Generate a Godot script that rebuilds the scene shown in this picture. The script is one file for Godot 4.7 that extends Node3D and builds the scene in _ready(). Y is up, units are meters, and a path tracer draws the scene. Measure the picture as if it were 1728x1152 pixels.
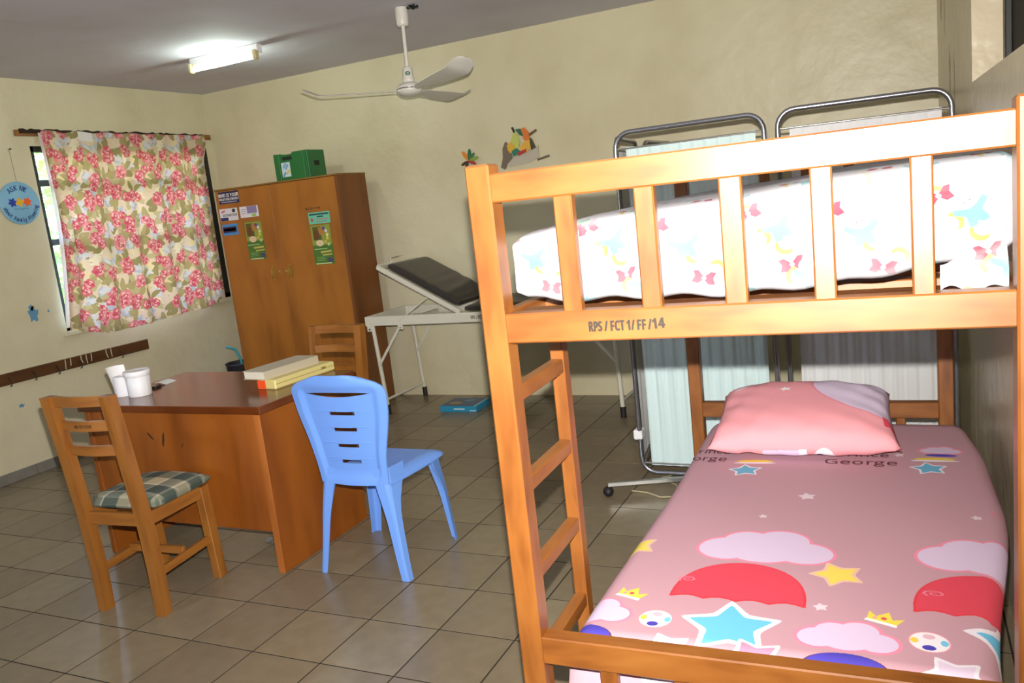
extends Node3D
# A ward / consulting room: bunk bed by the wall, desk and chairs, wardrobe, exam couch, folding screen.

const BACK := -3.539      # inner face of the back wall (z)
const LEFT := -3.516      # inner face of the left wall (x)
const NEAR := 3.3         # inner face of the wall behind the camera (z)
const CEIL := 2.633
const RIGHT := Vector3(2.047, 0, -3.539)   # corner of back and right wall
const TURN := 0.028       # right wall and bunk bed stand slightly askew
const TAU8 := TAU / 8.0

var rng := RandomNumberGenerator.new()
var M := {}
var cam: Camera3D

# ------------------------------------------------------------------ mesh helpers
func mb() -> SurfaceTool:
	var st := SurfaceTool.new()
	st.begin(Mesh.PRIMITIVE_TRIANGLES)
	st.set_smooth_group(-1)
	return st

func tri(st: SurfaceTool, a: Vector3, b: Vector3, c: Vector3, mid: Vector3) -> void:
	# one triangle, wound so that it faces away from mid
	if (b - a).cross(c - a).dot((a + b + c) / 3.0 - mid) > 0.0:
		var k := b
		b = c
		c = k
	for p in [a, b, c]:
		st.add_vertex(p)

func bx(st: SurfaceTool, at: Vector3, size: Vector3, bevel := 0.003, basis := Basis()) -> SurfaceTool:
	# chamfered box, at = centre
	var h := size * 0.5
	var b: float = min(bevel, min(h.x, min(h.y, h.z)) * 0.45)
	var P := {}
	for sx in [-1, 1]:
		for sy in [-1, 1]:
			for sz in [-1, 1]:
				var s := Vector3(sx, sy, sz)
				for ax in 3:
					var v := Vector3(h.x - b, h.y - b, h.z - b)
					v[ax] = h[ax]
					P[[sx, sy, sz, ax]] = at + basis * (v * s)
	for ax in 3:
		var a1 := (ax + 1) % 3
		var a2 := (ax + 2) % 3
		for s in [-1, 1]:
			var q := []
			for k in [[-1, -1], [1, -1], [1, 1], [-1, 1]]:
				var key := [0, 0, 0, ax]
				key[ax] = s
				key[a1] = k[0]
				key[a2] = k[1]
				q.append(P[key])
			tri(st, q[0], q[1], q[2], at)
			tri(st, q[0], q[2], q[3], at)
			# the edge between face ax (sign s) and face a1 (sign t)
			for t in [-1, 1]:
				var e := []
				for w in [-1, 1]:
					var key := [0, 0, 0, ax]
					key[ax] = s
					key[a1] = t
					key[a2] = w
					e.append(P[key])
					var key2 := key.duplicate()
					key2[3] = a1
					e.append(P[key2])
				tri(st, e[0], e[1], e[3], at)
				tri(st, e[0], e[3], e[2], at)
	for sx in [-1, 1]:
		for sy in [-1, 1]:
			for sz in [-1, 1]:
				tri(st, P[[sx, sy, sz, 0]], P[[sx, sy, sz, 1]], P[[sx, sy, sz, 2]], at)
	return st

func box2(st: SurfaceTool, a: Vector3, b: Vector3, bevel := 0.003) -> SurfaceTool:
	return bx(st, (a + b) * 0.5, (b - a).abs(), bevel)

func bar(st: SurfaceTool, a: Vector3, b: Vector3, w: float, d: float, up := Vector3.UP, bevel := 0.002) -> SurfaceTool:
	# a rectangular bar from a to b; w across, d along «up»
	var z := (b - a).normalized()
	var x := up.cross(z).normalized()
	var y := z.cross(x)
	return bx(st, (a + b) * 0.5, Vector3(w, d, a.distance_to(b)), bevel, Basis(x, y, z))

func tube(st: SurfaceTool, pts: Array, r: float, n := 8, caps := true, radii := []) -> SurfaceTool:
	st.set_smooth_group(0)
	var rings := []
	var t0: Vector3 = (pts[1] - pts[0]).normalized()
	var side := t0.cross(Vector3.UP if absf(t0.y) < 0.9 else Vector3.RIGHT).normalized()
	for i in pts.size():
		var p: Vector3 = pts[i]
		var t: Vector3
		if i == 0:
			t = t0
		elif i == pts.size() - 1:
			t = (p - pts[i - 1]).normalized()
		else:
			t = ((p - pts[i - 1]).normalized() + (pts[i + 1] - p).normalized()).normalized()
		side = (side - t * side.dot(t)).normalized()
		var up := t.cross(side)
		var rr: float = radii[i] if radii.size() else r
		var ring := []
		for k in n:
			var a := TAU * k / n
			ring.append(p + (side * cos(a) + up * sin(a)) * rr)
		rings.append(ring)
	skin(st, rings, true)
	if caps:
		st.set_smooth_group(-1)
		for e in [0, rings.size() - 1]:
			var inner: Vector3 = pts[1] if e == 0 else pts[e - 1]
			for k in n:
				tri(st, pts[e], rings[e][k], rings[e][(k + 1) % n], inner)
	return st

func skin(st: SurfaceTool, rings: Array, closed: bool, uv := []) -> void:
	# quads between successive rings of points
	for i in rings.size() - 1:
		var n: int = rings[i].size()
		var c := Vector3.ZERO
		if closed:
			for p in rings[i]:
				c += p
			for p in rings[i + 1]:
				c += p
			c /= 2.0 * n
		for k in (n if closed else n - 1):
			var k2 := (k + 1) % n
			var a: Vector3 = rings[i][k]
			var b: Vector3 = rings[i][k2]
			var d: Vector3 = rings[i + 1][k]
			var e: Vector3 = rings[i + 1][k2]
			if uv.size():
				var q := [[a, uv[i][k]], [d, uv[i + 1][k]], [e, uv[i + 1][k2]], [a, uv[i][k]], [e, uv[i + 1][k2]], [b, uv[i][k2]]]
				if closed and (b - a).cross(e - a).dot((a + e) * 0.5 - c) < 0.0:
					q = [q[0], q[2], q[1], q[3], q[5], q[4]]
				for v in q:
					st.set_uv(v[1])
					st.add_vertex(v[0])
			elif closed:
				var m := (a + b + d + e) * 0.25
				var flip := (d - a).cross(b - a).dot(m - c) + (e - b).cross(e - d).dot(m - c)
				var q := [a, d, e, a, e, b] if (d - a).cross(e - a).dot(m - c) + (e - a).cross(b - a).dot(m - c) < 0.0 else [a, e, d, a, b, e]
				if flip == 12345.0:
					q = []
				for v in q:
					st.add_vertex(v)
			else:
				for v in [a, d, e, a, e, b]:
					st.add_vertex(v)

func lathe(st: SurfaceTool, prof: Array, at := Vector3.ZERO, n := 24, basis := Basis()) -> SurfaceTool:
	# prof: [radius, height] pairs from one end to the other
	st.set_smooth_group(0)
	for i in prof.size() - 1:
		var p: Array = prof[i]
		var q: Array = prof[i + 1]
		if absf(p[0] - q[0]) < 1e-5 and absf(p[1] - q[1]) < 1e-5:
			continue
		st.set_smooth_group(0)
		for k in n:
			var a := TAU * k / n
			var b := TAU * (k + 1) / n
			var va := Vector3(cos(a), 0, sin(a))
			var vb := Vector3(cos(b), 0, sin(b))
			var A: Vector3 = at + basis * (va * p[0] + Vector3(0, p[1], 0))
			var B: Vector3 = at + basis * (vb * p[0] + Vector3(0, p[1], 0))
			var C: Vector3 = at + basis * (va * q[0] + Vector3(0, q[1], 0))
			var D: Vector3 = at + basis * (vb * q[0] + Vector3(0, q[1], 0))
			if q[0] > 1e-5:
				for v in [A, D, C]:
					st.add_vertex(v)
			if p[0] > 1e-5:
				for v in [A, B, D]:
					st.add_vertex(v)
	return st

func prism(st: SurfaceTool, poly: PackedVector2Array, depth: float, xf := Transform3D()) -> SurfaceTool:
	# polygon in the xy plane, from z = 0 to z = depth
	st.set_smooth_group(-1)
	var idx := Geometry2D.triangulate_polygon(poly)
	var ccw := not Geometry2D.is_polygon_clockwise(poly)
	var mid := Vector3.ZERO
	for p in poly:
		mid += Vector3(p.x, p.y, 0)
	mid /= poly.size()
	for i in range(0, idx.size(), 3):
		for z in [0.0, depth]:
			var t := []
			for k in 3:
				t.append(Vector3(poly[idx[i + k]].x, poly[idx[i + k]].y, z))
			var m: Vector3 = (t[0] + t[1] + t[2]) / 3.0
			tri(st, xf * t[0], xf * t[1], xf * t[2], xf * (m + Vector3(0, 0, depth * 0.5 - z) * 4.0))
	for i in poly.size():
		var a := poly[i]
		var b := poly[(i + 1) % poly.size()]
		var nrm := (b - a).orthogonal().normalized() * (1.0 if ccw else -1.0)
		var inn: Vector3 = Vector3((a.x + b.x) / 2 + nrm.x * 0.01, (a.y + b.y) / 2 + nrm.y * 0.01, depth / 2)
		var out_mid := inn
		# step to the inner side of the edge
		var test := Vector2(inn.x, inn.y)
		if not Geometry2D.is_point_in_polygon((a + b) * 0.5 + nrm * 1e-4, poly):
			test = (a + b) * 0.5 - nrm * 0.01
		out_mid = Vector3(test.x, test.y, depth / 2)
		var A := Vector3(a.x, a.y, 0)
		var B := Vector3(b.x, b.y, 0)
		var up := Vector3(0, 0, depth)
		tri(st, xf * A, xf * B, xf * (B + up), xf * out_mid)
		tri(st, xf * A, xf * (B + up), xf * (A + up), xf * out_mid)
	return st

func shell(st: SurfaceTool, G: Array, keep: Callable, off: Callable) -> SurfaceTool:
	# a plate of some thickness: G[i][j] points, keep(i, j) says whether that cell is there, off(i, j) the offset to the far side
	var ni := G.size() - 1
	var nj: int = G[0].size() - 1
	var B := []
	for i in ni + 1:
		var row := []
		for j in nj + 1:
			row.append(G[i][j] + off.call(i, j))
		B.append(row)
	for i in ni:
		for j in nj:
			if not keep.call(i, j):
				continue
			var c: Vector3 = (G[i][j] + B[i + 1][j + 1] + G[i + 1][j + 1] + B[i][j]) * 0.25
			st.set_smooth_group(1)
			tri(st, G[i][j], G[i + 1][j], G[i + 1][j + 1], c)
			tri(st, G[i][j], G[i + 1][j + 1], G[i][j + 1], c)
			st.set_smooth_group(2)
			tri(st, B[i][j], B[i + 1][j], B[i + 1][j + 1], c)
			tri(st, B[i][j], B[i + 1][j + 1], B[i][j + 1], c)
			st.set_smooth_group(-1)
			for e in [[-1, 0, 0, 0, 0, 1], [1, 0, 1, 0, 1, 1], [0, -1, 0, 0, 1, 0], [0, 1, 0, 1, 1, 1]]:
				var ii: int = i + e[0]
				var jj: int = j + e[1]
				if ii >= 0 and jj >= 0 and ii < ni and jj < nj and keep.call(ii, jj):
					continue
				var p: Vector3 = G[i + e[2]][j + e[3]]
				var q: Vector3 = G[i + e[4]][j + e[5]]
				var p2: Vector3 = B[i + e[2]][j + e[3]]
				var q2: Vector3 = B[i + e[4]][j + e[5]]
				tri(st, p, q, q2, c)
				tri(st, p, q2, p2, c)
	return st

func loft(st: SurfaceTool, rings: Array, caps := true, uv := [], smooth := 0) -> SurfaceTool:
	st.set_smooth_group(smooth)
	skin(st, rings, true, uv)
	if caps:
		st.set_smooth_group(-1)
		for e in [0, rings.size() - 1]:
			var c := Vector3.ZERO
			var d := Vector3.ZERO
			var o: int = 1 if e == 0 else e - 1
			var n: int = rings[e].size()
			for k in n:
				c += rings[e][k] / n
				d += rings[o][k] / n
			for k in n:
				if uv.size():
					st.set_uv(uv[e][k])
				tri(st, c, rings[e][k], rings[e][(k + 1) % n], d)
	return st

func sheet(nu: int, nv: int, f: Callable) -> SurfaceTool:
	# an open cloth: f(a, b) -> point for a, b in 0..1; uv = (a, b)
	var st := mb()
	st.set_smooth_group(0)
	for i in nu:
		for j in nv:
			var q := [[i, j], [i, j + 1], [i + 1, j + 1], [i, j], [i + 1, j + 1], [i + 1, j]]
			for e in q:
				var a: float = float(e[0]) / nu
				var b: float = float(e[1]) / nv
				st.set_uv(Vector2(a, b))
				st.add_vertex(f.call(a, b))
	return st

# ------------------------------------------------------------------ scene helpers
var used := {}

func numbered(called: String) -> String:
	if not used.has(called):
		used[called] = 0
		return called
	used[called] += 1
	return "%s_%03d" % [called, used[called]]

func put(called: String, mesh: Mesh, m: Material, parent: Node) -> MeshInstance3D:
	var o := MeshInstance3D.new()
	o.mesh = mesh
	o.material_override = m
	o.name = numbered(called) if parent == self else called
	parent.add_child(o, true)
	return o

func obj(called: String, st: SurfaceTool, m: Material, parent: Node = self) -> MeshInstance3D:
	st.generate_normals()
	return put(called, st.commit(), m, parent)

func thing(called: String, label: String, category: String, at := Vector3.ZERO, turn := 0.0, group := "") -> Node3D:
	var o := Node3D.new()
	o.name = numbered(called)
	add_child(o, true)
	o.position = at
	o.rotation.y = turn
	tag(o, label, category, group)
	return o

func tag(o: Node3D, label: String, category: String, group := "") -> void:
	o.set_meta("label", label)
	o.set_meta("category", category)
	if group:
		o.set_meta("group", group)

func struct(called: String, st: SurfaceTool, m: Material, label: String) -> MeshInstance3D:
	var o := obj(called, st, m)
	o.set_meta("kind", "structure")
	o.set_meta("label", label)
	return o

func text(called: String, s: String, height: float, m: Material, parent: Node, xf: Transform3D, squeeze := 1.0, bold := true, serif := false, heavy := 0.0) -> MeshInstance3D:
	# lettering in the xy plane of xf, capitals about «height» tall, centred
	var tm := TextMesh.new()
	var f := SystemFont.new()
	f.font_names = PackedStringArray(["Droid Serif" if serif else "Droid Sans"])
	f.font_weight = 700 if bold else 400
	tm.font = f
	tm.text = s
	tm.font_size = 32
	tm.pixel_size = height / 23.0
	tm.depth = 0.0006
	tm.curve_step = 2.0
	var o: MeshInstance3D
	if heavy > 0.0:
		# a thick stencil face: the letters struck three times side by side
		var st := SurfaceTool.new()
		st.begin(Mesh.PRIMITIVE_TRIANGLES)
		for k in 3:
			st.append_from(tm, 0, Transform3D(Basis(), Vector3((k - 1) * heavy, (k % 2) * heavy * .5, k * .00003)))
		o = put(called, st.commit(), m, parent)
	else:
		o = put(called, tm, m, parent)
	o.transform = xf * Transform3D(Basis().scaled(Vector3(squeeze, 1, 1)), Vector3.ZERO)
	return o

# ------------------------------------------------------------------ textures and materials
func noise_tex(freq: float, lo: Color, hi: Color, size := 256, octaves := 4, s := 1, mid := Color(0, 0, 0, 0)) -> NoiseTexture2D:
	var n := FastNoiseLite.new()
	n.seed = s
	n.frequency = freq
	n.fractal_octaves = octaves
	n.noise_type = FastNoiseLite.TYPE_SIMPLEX_SMOOTH
	var g := Gradient.new()
	g.set_color(0, lo)
	g.set_color(1, hi)
	if mid.a > 0:
		g.add_point(0.5, mid)
	var t := NoiseTexture2D.new()
	t.width = size
	t.height = size
	t.seamless = true
	t.noise = n
	t.color_ramp = g
	return t

func bump_tex(freq: float, strength: float, size := 256, s := 7, octaves := 4) -> NoiseTexture2D:
	var t := noise_tex(freq, Color.BLACK, Color.WHITE, size, octaves, s)
	t.color_ramp = null
	t.as_normal_map = true
	t.bump_strength = strength
	return t

func mat(c: Color, rough := 0.6, metal := 0.0) -> StandardMaterial3D:
	var m := StandardMaterial3D.new()
	m.albedo_color = c
	m.roughness = rough
	m.metallic = metal
	return m

func wood(c: Color, tex: Texture2D, axis: int, rough: float, stretch := 5.0, scale := 3.0, coat := 0.0) -> StandardMaterial3D:
	# grain runs along the object's axis (0 x, 1 y, 2 z)
	var m := mat(c, rough)
	m.albedo_texture = tex
	m.uv1_triplanar = true
	m.uv1_triplanar_sharpness = 8.0
	var s := Vector3(scale, scale, scale)
	s[axis] = scale / stretch
	m.uv1_scale = s
	if coat > 0.0:
		m.clearcoat_enabled = true
		m.clearcoat = coat
		m.clearcoat_roughness = 0.3
	return m

func tri_mat(c: Color, tex: Texture2D, scale: float, rough := 0.7, world := true, bump: Texture2D = null, bump_scale := 1.0) -> StandardMaterial3D:
	var m := mat(c, rough)
	m.albedo_texture = tex
	m.uv1_triplanar = true
	m.uv1_world_triplanar = world
	m.uv1_scale = Vector3.ONE * scale
	if bump:
		m.normal_enabled = true
		m.normal_texture = bump
		m.normal_scale = bump_scale
	return m

# a small painter: shapes filled into an Image; units are whatever (sx, sy) make pixels of
class Canvas:
	var im: Image
	var s: Vector2
	var o: Vector2
	var flip: bool
	var wrap := false
	func _init(w: int, h: int, ground: Color, scale: Vector2, origin: Vector2, flip_y: bool) -> void:
		im = Image.create(w, h, false, Image.FORMAT_RGB8)
		im.fill(ground)
		s = scale
		o = origin
		flip = flip_y
	func px(p: Vector2) -> Vector2:
		var q := (p - o) * s
		if flip:
			q.y = im.get_height() - q.y
		return q
	func poly(pts: Array, c: Color) -> void:
		var q := []
		for p in pts:
			q.append(px(p))
		if not wrap:
			fill(q, c, Vector2.ZERO)
			return
		for dx in [-1, 0, 1]:
			for dy in [-1, 0, 1]:
				fill(q, c, Vector2(dx * im.get_width(), dy * im.get_height()))
	func fill(q: Array, c: Color, d: Vector2) -> void:
		var y0 := 1e9
		var y1 := -1e9
		for p in q:
			y0 = min(y0, p.y + d.y)
			y1 = max(y1, p.y + d.y)
		for y in range(max(0, int(ceil(y0 - 0.5))), min(im.get_height() - 1, int(floor(y1 - 0.5))) + 1):
			var xs := []
			var yy := y + 0.5 - d.y
			for i in q.size():
				var a: Vector2 = q[i]
				var b: Vector2 = q[(i + 1) % q.size()]
				if (a.y <= yy) != (b.y <= yy):
					xs.append(a.x + (yy - a.y) / (b.y - a.y) * (b.x - a.x) + d.x)
			xs.sort()
			for i in range(0, xs.size() - 1, 2):
				var x0 := int(ceil(xs[i] - 0.5))
				var w := int(floor(xs[i + 1] - 0.5)) - x0 + 1
				if w > 0:
					im.fill_rect(Rect2i(x0, y, w, 1), c)
	func ell(c: Vector2, rx: float, ry: float, col: Color, rot := 0.0, lobes := 0, depth := 0.0, ph := 0.0) -> void:
		var pts := []
		for k in 40:
			var a := TAU * k / 40
			var r := 1.0 + depth * sin(lobes * a + ph)
			pts.append(c + Vector2(cos(a) * rx * r, sin(a) * ry * r).rotated(rot))
		poly(pts, col)
	func star(c: Vector2, r: float, col: Color, rot := 0.0, inner := 0.5, n := 5, flat := 1.0) -> void:
		var pts := []
		for k in n * 2:
			var a := PI * k / n + PI / 2 + rot
			var rr := r if k % 2 == 0 else r * inner
			pts.append(c + Vector2(cos(a) * rr, sin(a) * rr * flat))
		# soften the points
		var sm := []
		for k in pts.size():
			var p: Vector2 = pts[k]
			var a: Vector2 = pts[(k + pts.size() - 1) % pts.size()]
			var b: Vector2 = pts[(k + 1) % pts.size()]
			sm.append(p.lerp(a, 0.18))
			sm.append(p.lerp((a + b) * 0.5, 0.06))
			sm.append(p.lerp(b, 0.18))
		poly(sm, col)
	func tex() -> ImageTexture:
		return ImageTexture.create_from_image(im)

func rosy_print() -> ImageTexture:
	# floral cotton: roses, olive leaves and blue sprigs on cream
	var c := Canvas.new(1024, 1024, Color("e4d2ba"), Vector2(1024, 1024), Vector2.ZERO, false)
	c.wrap = true
	var r := RandomNumberGenerator.new()
	r.seed = 11
	for k in 60:
		c.ell(Vector2(r.randf(), r.randf()), r.randf_range(.03, .07), r.randf_range(.02, .05), [Color("f0e7cd"), Color("e6d5a6"), Color("ead9b5")][k % 3], r.randf() * TAU, 5, .2)
	var spots := []
	for i in 5:
		for j in 5:
			spots.append(Vector2((i + .5 * (j % 2) + r.randf_range(-.25, .25)) / 5.0, (j + r.randf_range(-.3, .3)) / 5.0))
	for p in spots:
		for k in 7:
			var a := r.randf() * TAU
			var q: Vector2 = p + Vector2(cos(a), sin(a)) * r.randf_range(.07, .11)
			c.ell(q, r.randf_range(.045, .07), r.randf_range(.022, .036), [Color("b0a473"), Color("9d9263"), Color("c2b78a")][k % 3], a + r.randf_range(-.5, .5), 3, .15)
		var b := r.randf() * TAU
		var w: Vector2 = p + Vector2(cos(b), sin(b)) * .10
		for k in 3:
			c.ell(w + Vector2(r.randf_range(-.025, .025), r.randf_range(-.025, .025)), .045, .022, [Color("cdd0da"), Color("bac2d4"), Color("d8d9dc")][k], b + k, 4, .25)
	for p in spots:
		for n in (3 if r.randf() < .85 else 2):
			var q: Vector2 = p + Vector2(r.randf_range(-.08, .08), r.randf_range(-.07, .07)) * (0.0 if n == 0 else 1.0)
			var s := r.randf_range(.048, .062) * (1.0 if n == 0 else .72)
			c.ell(q, s, s * 1.02, [Color("dd8088"), Color("d46a76"), Color("e29298")][r.randi() % 3], r.randf() * TAU, 6, .12)
			for m in 5:
				var a2 := TAU * m / 5.0 + r.randf() * .8
				c.ell(q + Vector2(cos(a2), sin(a2)) * s * .56, s * .34, s * .22, [Color("efc0ba"), Color("e69fa2"), Color("c95364")][(m + n) % 3], a2 + 1.3)
			c.ell(q, s * .36, s * .33, Color("cb5868"), r.randf() * TAU, 3, .2)
			c.ell(q + Vector2(.003, -.002), s * .18, s * .16, Color("efc4bc"), 0.0, 3, .2)
	for k in 150:
		c.ell(Vector2(r.randf(), r.randf()), .006, .004, [Color("d98a8c"), Color("a79a68"), Color("b7bfcf")][k % 3], r.randf() * TAU)
	# printed cotton is soft at the edges
	c.im.resize(300, 300, Image.INTERPOLATE_LANCZOS)
	c.im.resize(1024, 1024, Image.INTERPOLATE_CUBIC)
	return c.tex()

func night_print() -> ImageTexture:
	# white cotton with yellow moons, red bows and pale blue pyjama bears; one repeat is 0.30 m
	var c := Canvas.new(768, 768, Color("f7f7fb"), Vector2(2560, 2560), Vector2.ZERO, true)
	c.wrap = true
	for m in [[.035, .06, .4], [.11, .02, 2.2], [.155, .12, 1.0], [.05, .20, 3.0], [.25, .05, .2], [.21, .215, 2.0], [.275, .155, 4.2], [.10, .255, .9], [.185, .045, 5.0], [.115, .15, 3.4], [.02, .105, 5.2], [.165, .285, 1.6], [.29, .10, 2.8], [.235, .17, .6]]:
		var p := Vector2(m[0], m[1])
		var pts := []
		for k in 13:
			var a: float = m[2] + lerpf(-1.25, 1.25, k / 12.0)
			pts.append(p + Vector2(cos(a), sin(a)) * .017)
		for k in 13:
			var a: float = m[2] + lerpf(1.25, -1.25, k / 12.0)
			pts.append(p + Vector2(cos(m[2]), sin(m[2])) * -.005 + Vector2(cos(a), sin(a)) * .0135)
		c.poly(pts, Color("dcd65c"))
	for b in [[.05, .205, .25], [.13, .105, -.2], [.215, .215, .3], [.285, .12, .2]]:
		var p := Vector2(b[0], b[1])
		for s in [-1, 1]:
			var w := []
			for q in [[.002, .004], [.012, .013], [.021, .012], [.017, .002], [.022, -.009], [.010, -.011], [.002, -.004]]:
				w.append(p + Vector2(q[0] * s, q[1]).rotated(b[2]))
			c.poly(w, Color("cf2f57"))
		c.ell(p, .0045, .0035, Color("fbe7ec"))
	for b in [[.10, .165, .2], [.03, .275, -.3], [.265, .185, .5], [.19, .075, -.15], [.015, .10, .3]]:
		var p := Vector2(b[0], b[1])
		var w := []
		for q in [[-.010, .010], [-.024, .018], [-.028, .010], [-.013, -.002], [-.016, -.02], [-.005, -.021], [0, -.015], [.005, -.021], [.016, -.02], [.013, -.002], [.028, .010], [.024, .018], [.010, .010]]:
			w.append(p + Vector2(q[0], q[1]).rotated(b[2]))
		c.poly(w, Color("86ccd6"))
		var hd := p + Vector2(0, .019).rotated(b[2])
		c.ell(hd, .0145, .0115, Color("e3e4ec"), b[2])
		c.ell(hd, .0135, .0105, Color("fbfbfd"), b[2])
		for s in [-1, 1]:
			c.ell(hd + Vector2(.005 * s, .001).rotated(b[2]), .0012, .0012, Color("c8607a"))
	for k in [[.01, .15], [.18, .28], [.12, .165]]:
		c.star(Vector2(k[0], k[1]), .007, Color("a8dbe4"), .3)
	return c.tex()

func cloud_on(c: Canvas, at: Vector2, w: float, col: Color, rim: Color) -> void:
	for pass_ in 2:
		var g := .008 if pass_ == 0 else 0.0
		var k: Color = rim if pass_ == 0 else col
		for b in [[0, 0, .5, .24], [-.3, -.02, .22, .2], [.32, -.03, .22, .19], [-.14, .14, .2, .18], [.13, .17, .22, .2]]:
			c.ell(at + Vector2(b[0], b[1]) * w, b[2] * w * (.62 if b[2] == .5 else 1.0) + g, b[3] * w + g, k)

func star_on(c: Canvas, at: Vector2, r: float, col: Color, rim: Color, rot := 0.0) -> void:
	c.star(at, r * 1.22, rim, rot, .56)
	c.star(at, r, col, rot, .52)

func ball_on(c: Canvas, at: Vector2, r: float) -> void:
	c.ell(at, r * 1.08, r * 1.08, Color("e79aa6"))
	c.ell(at, r, r, Color("f3eef2"))
	c.ell(at + Vector2(0, .55) * r, r * .32, r * .26, Color("e6b9c6"))
	c.ell(at + Vector2(-.75, .05) * r, r * .2, r * .28, Color("f0cf52"))
	c.ell(at + Vector2(.75, .02) * r, r * .2, r * .3, Color("79c5e6"))
	c.ell(at + Vector2(-.05, -.6) * r, r * .34, r * .26, Color("4a3fb0"))

func crown_on(c: Canvas, at: Vector2, r: float, rot: float) -> void:
	var pts := []
	for q in [[-.9, -.5], [-1.1, .5], [-.5, .05], [0, .9], [.5, .05], [1.1, .5], [.9, -.5]]:
		pts.append(at + (Vector2(q[0], q[1]) * r).rotated(rot))
	c.poly(pts, Color("f2d850"))
	var band := []
	for q in [[-.98, -.72], [-.95, -.42], [.95, -.42], [.98, -.72]]:
		band.append(at + (Vector2(q[0], q[1]) * r).rotated(rot))
	c.poly(band, Color("f4f1f0"))
	c.ell(at + (Vector2(0, -.02) * r).rotated(rot), r * .17, r * .17, Color("d8505c"))
	c.ell(at + (Vector2(-.5, -.15) * r).rotated(rot), r * .13, r * .13, Color("f2a0a8"))

func brolly_on(c: Canvas, at: Vector2, w: float, h: float, col: Color, rim: Color) -> void:
	# a plain red dome with a scalloped hem
	for pass_ in 2:
		var g := .006 if pass_ == 0 else 0.0
		var pts := []
		for k in 25:
			var a := PI * k / 24
			pts.append(at + Vector2(cos(a) * (w * .5 + g), pow(sin(a), .8) * (h + g) - g))
		for k in 17:
			var x := -1.0 + k / 8.0
			pts.append(at + Vector2(x * w * .5, -g + sin(absf(fposmod(k, 4.0) / 4.0) * PI) * .012))
		c.poly(pts, rim if pass_ == 0 else col)

func pink_sheet() -> ImageTexture:
	# the printed bed sheet: u across the bed from -0.05 m, v along it from 0 (foot) to 1.85 (head)
	var c := Canvas.new(1024, 1804, Color("c69aa5"), Vector2(1024 / 1.15, 1804 / 1.85), Vector2(-.05, 0), true)
	var white := Color("efe9f2")
	var lil := Color("ddc9e4")
	var red := Color("df4458")
	var blue := Color("6cc3ea")
	var navy := Color("4a3fb0")
	for s in [[.41, .19, .095, 0.1], [.985, .26, .11, .2]]:
		star_on(c, Vector2(s[0], s[1]), s[2], blue, white, s[3])
	for q in [[.405, .305], [.92, .335]]:
		brolly_on(c, Vector2(q[0], q[1]), .29, .19, red, Color("e23440"))
		cloud_on(c, Vector2(q[0] + .03, q[1] + .275), .31, lil, Color("ee8fa8"))
	for q in [[.095, .20, .17], [.64, .19, .18]]:
		brolly_on(c, Vector2(q[0], q[1] - .115), .15, .06, navy, Color("5a2f58"))
		cloud_on(c, Vector2(q[0], q[1]), q[2], lil, Color("ee8fa8"))
		crown_on(c, Vector2(q[0] + .072, q[1] + .095), .033, -.35)
	for q in [[.615, .47], [.105, .56]]:
		star_on(c, Vector2(q[0], q[1]), .055, Color("f0d95e"), Color("eec0a8"), .4)
	ball_on(c, Vector2(.248, .19), .036)
	ball_on(c, Vector2(.793, .213), .036)
	for q in [[.295, .082, .05], [.83, .105, .055], [.47, .085, .06]]:
		star_on(c, Vector2(q[0], q[1]), q[2], Color("e6d3e8") if q[0] != .47 else Color("f08aa6"), white, .5)
	for q in [[.515, .956, .028], [.41, .791, .014], [.586, .309, .018], [.94, .86, .016], [.77, 1.35, .018]]:
		c.star(Vector2(q[0], q[1]), q[2], Color("e9d5de"), .2, .55)
	for q in [[.312, 1.164], [.85, 1.232]]:
		star_on(c, Vector2(q[0], q[1]), .048, Color("6cb6d8"), white, .15)
		c.ell(Vector2(q[0] + .02, q[1] + .085), .058, .014, Color("f0d24c"))
		c.ell(Vector2(q[0] + .02, q[1] + .07), .068, .008, white)
	cloud_on(c, Vector2(.89, 1.40), .11, lil, Color("ee8fa8"))
	c.ell(Vector2(.89, 1.355), .045, .012, navy)
	for q in [[.28, .39], [.815, .42], [1.0, .9]]:
		var pts := []
		for k in 14:
			pts.append(Vector2(q[0], q[1]) + Vector2(cos(k * .8), sin(k * .8)) * (.003 + k * .0011) * Vector2(1.6, 1))
		for k in range(13, -1, -1):
			pts.append(Vector2(q[0], q[1]) + Vector2(cos(k * .8), sin(k * .8)) * (.0005 + k * .0010) * Vector2(1.6, 1))
		c.poly(pts, Color("e58396"))
	return c.tex()

func pillow_print() -> ImageTexture:
	# the strip below 0.15 is the side under the front seam
	var c := Canvas.new(512, 512, Color("e59aa3"), Vector2(512, 512), Vector2.ZERO, true)
	c.ell(Vector2(1.0, .78), .445, .40, Color("e488a0"), .1, 3, .03)
	c.ell(Vector2(1.0, .78), .430, .388, Color("d6c6e0"), .1, 3, .03)
	c.star(Vector2(.40, .70), .04, Color("efe4e8"), .2)
	c.ell(Vector2(.15, .84), .09, .025, Color("d9b9c4"), .5)
	c.poly([Vector2(.27, .06), Vector2(.30, .142), Vector2(.52, .146), Vector2(.54, .06)], Color("dcc6e6"))
	c.poly([Vector2(.50, .06), Vector2(.49, .146), Vector2(.53, .146), Vector2(.55, .06)], Color("efeaf2"))
	c.ell(Vector2(.62, .105), .065, .045, Color("efeaf2"))
	c.ell(Vector2(.60, .112), .019, .018, Color("4a3fb0"))
	c.ell(Vector2(.665, .105), .020, .018, Color("e79ab0"))
	c.star(Vector2(.12, .10), .045, Color("6cb9e0"))
	c.poly([Vector2(.94, .30), Vector2(.94, .40), Vector2(1, .40), Vector2(1, .30)], Color("d84458"))
	return c.tex()

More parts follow.
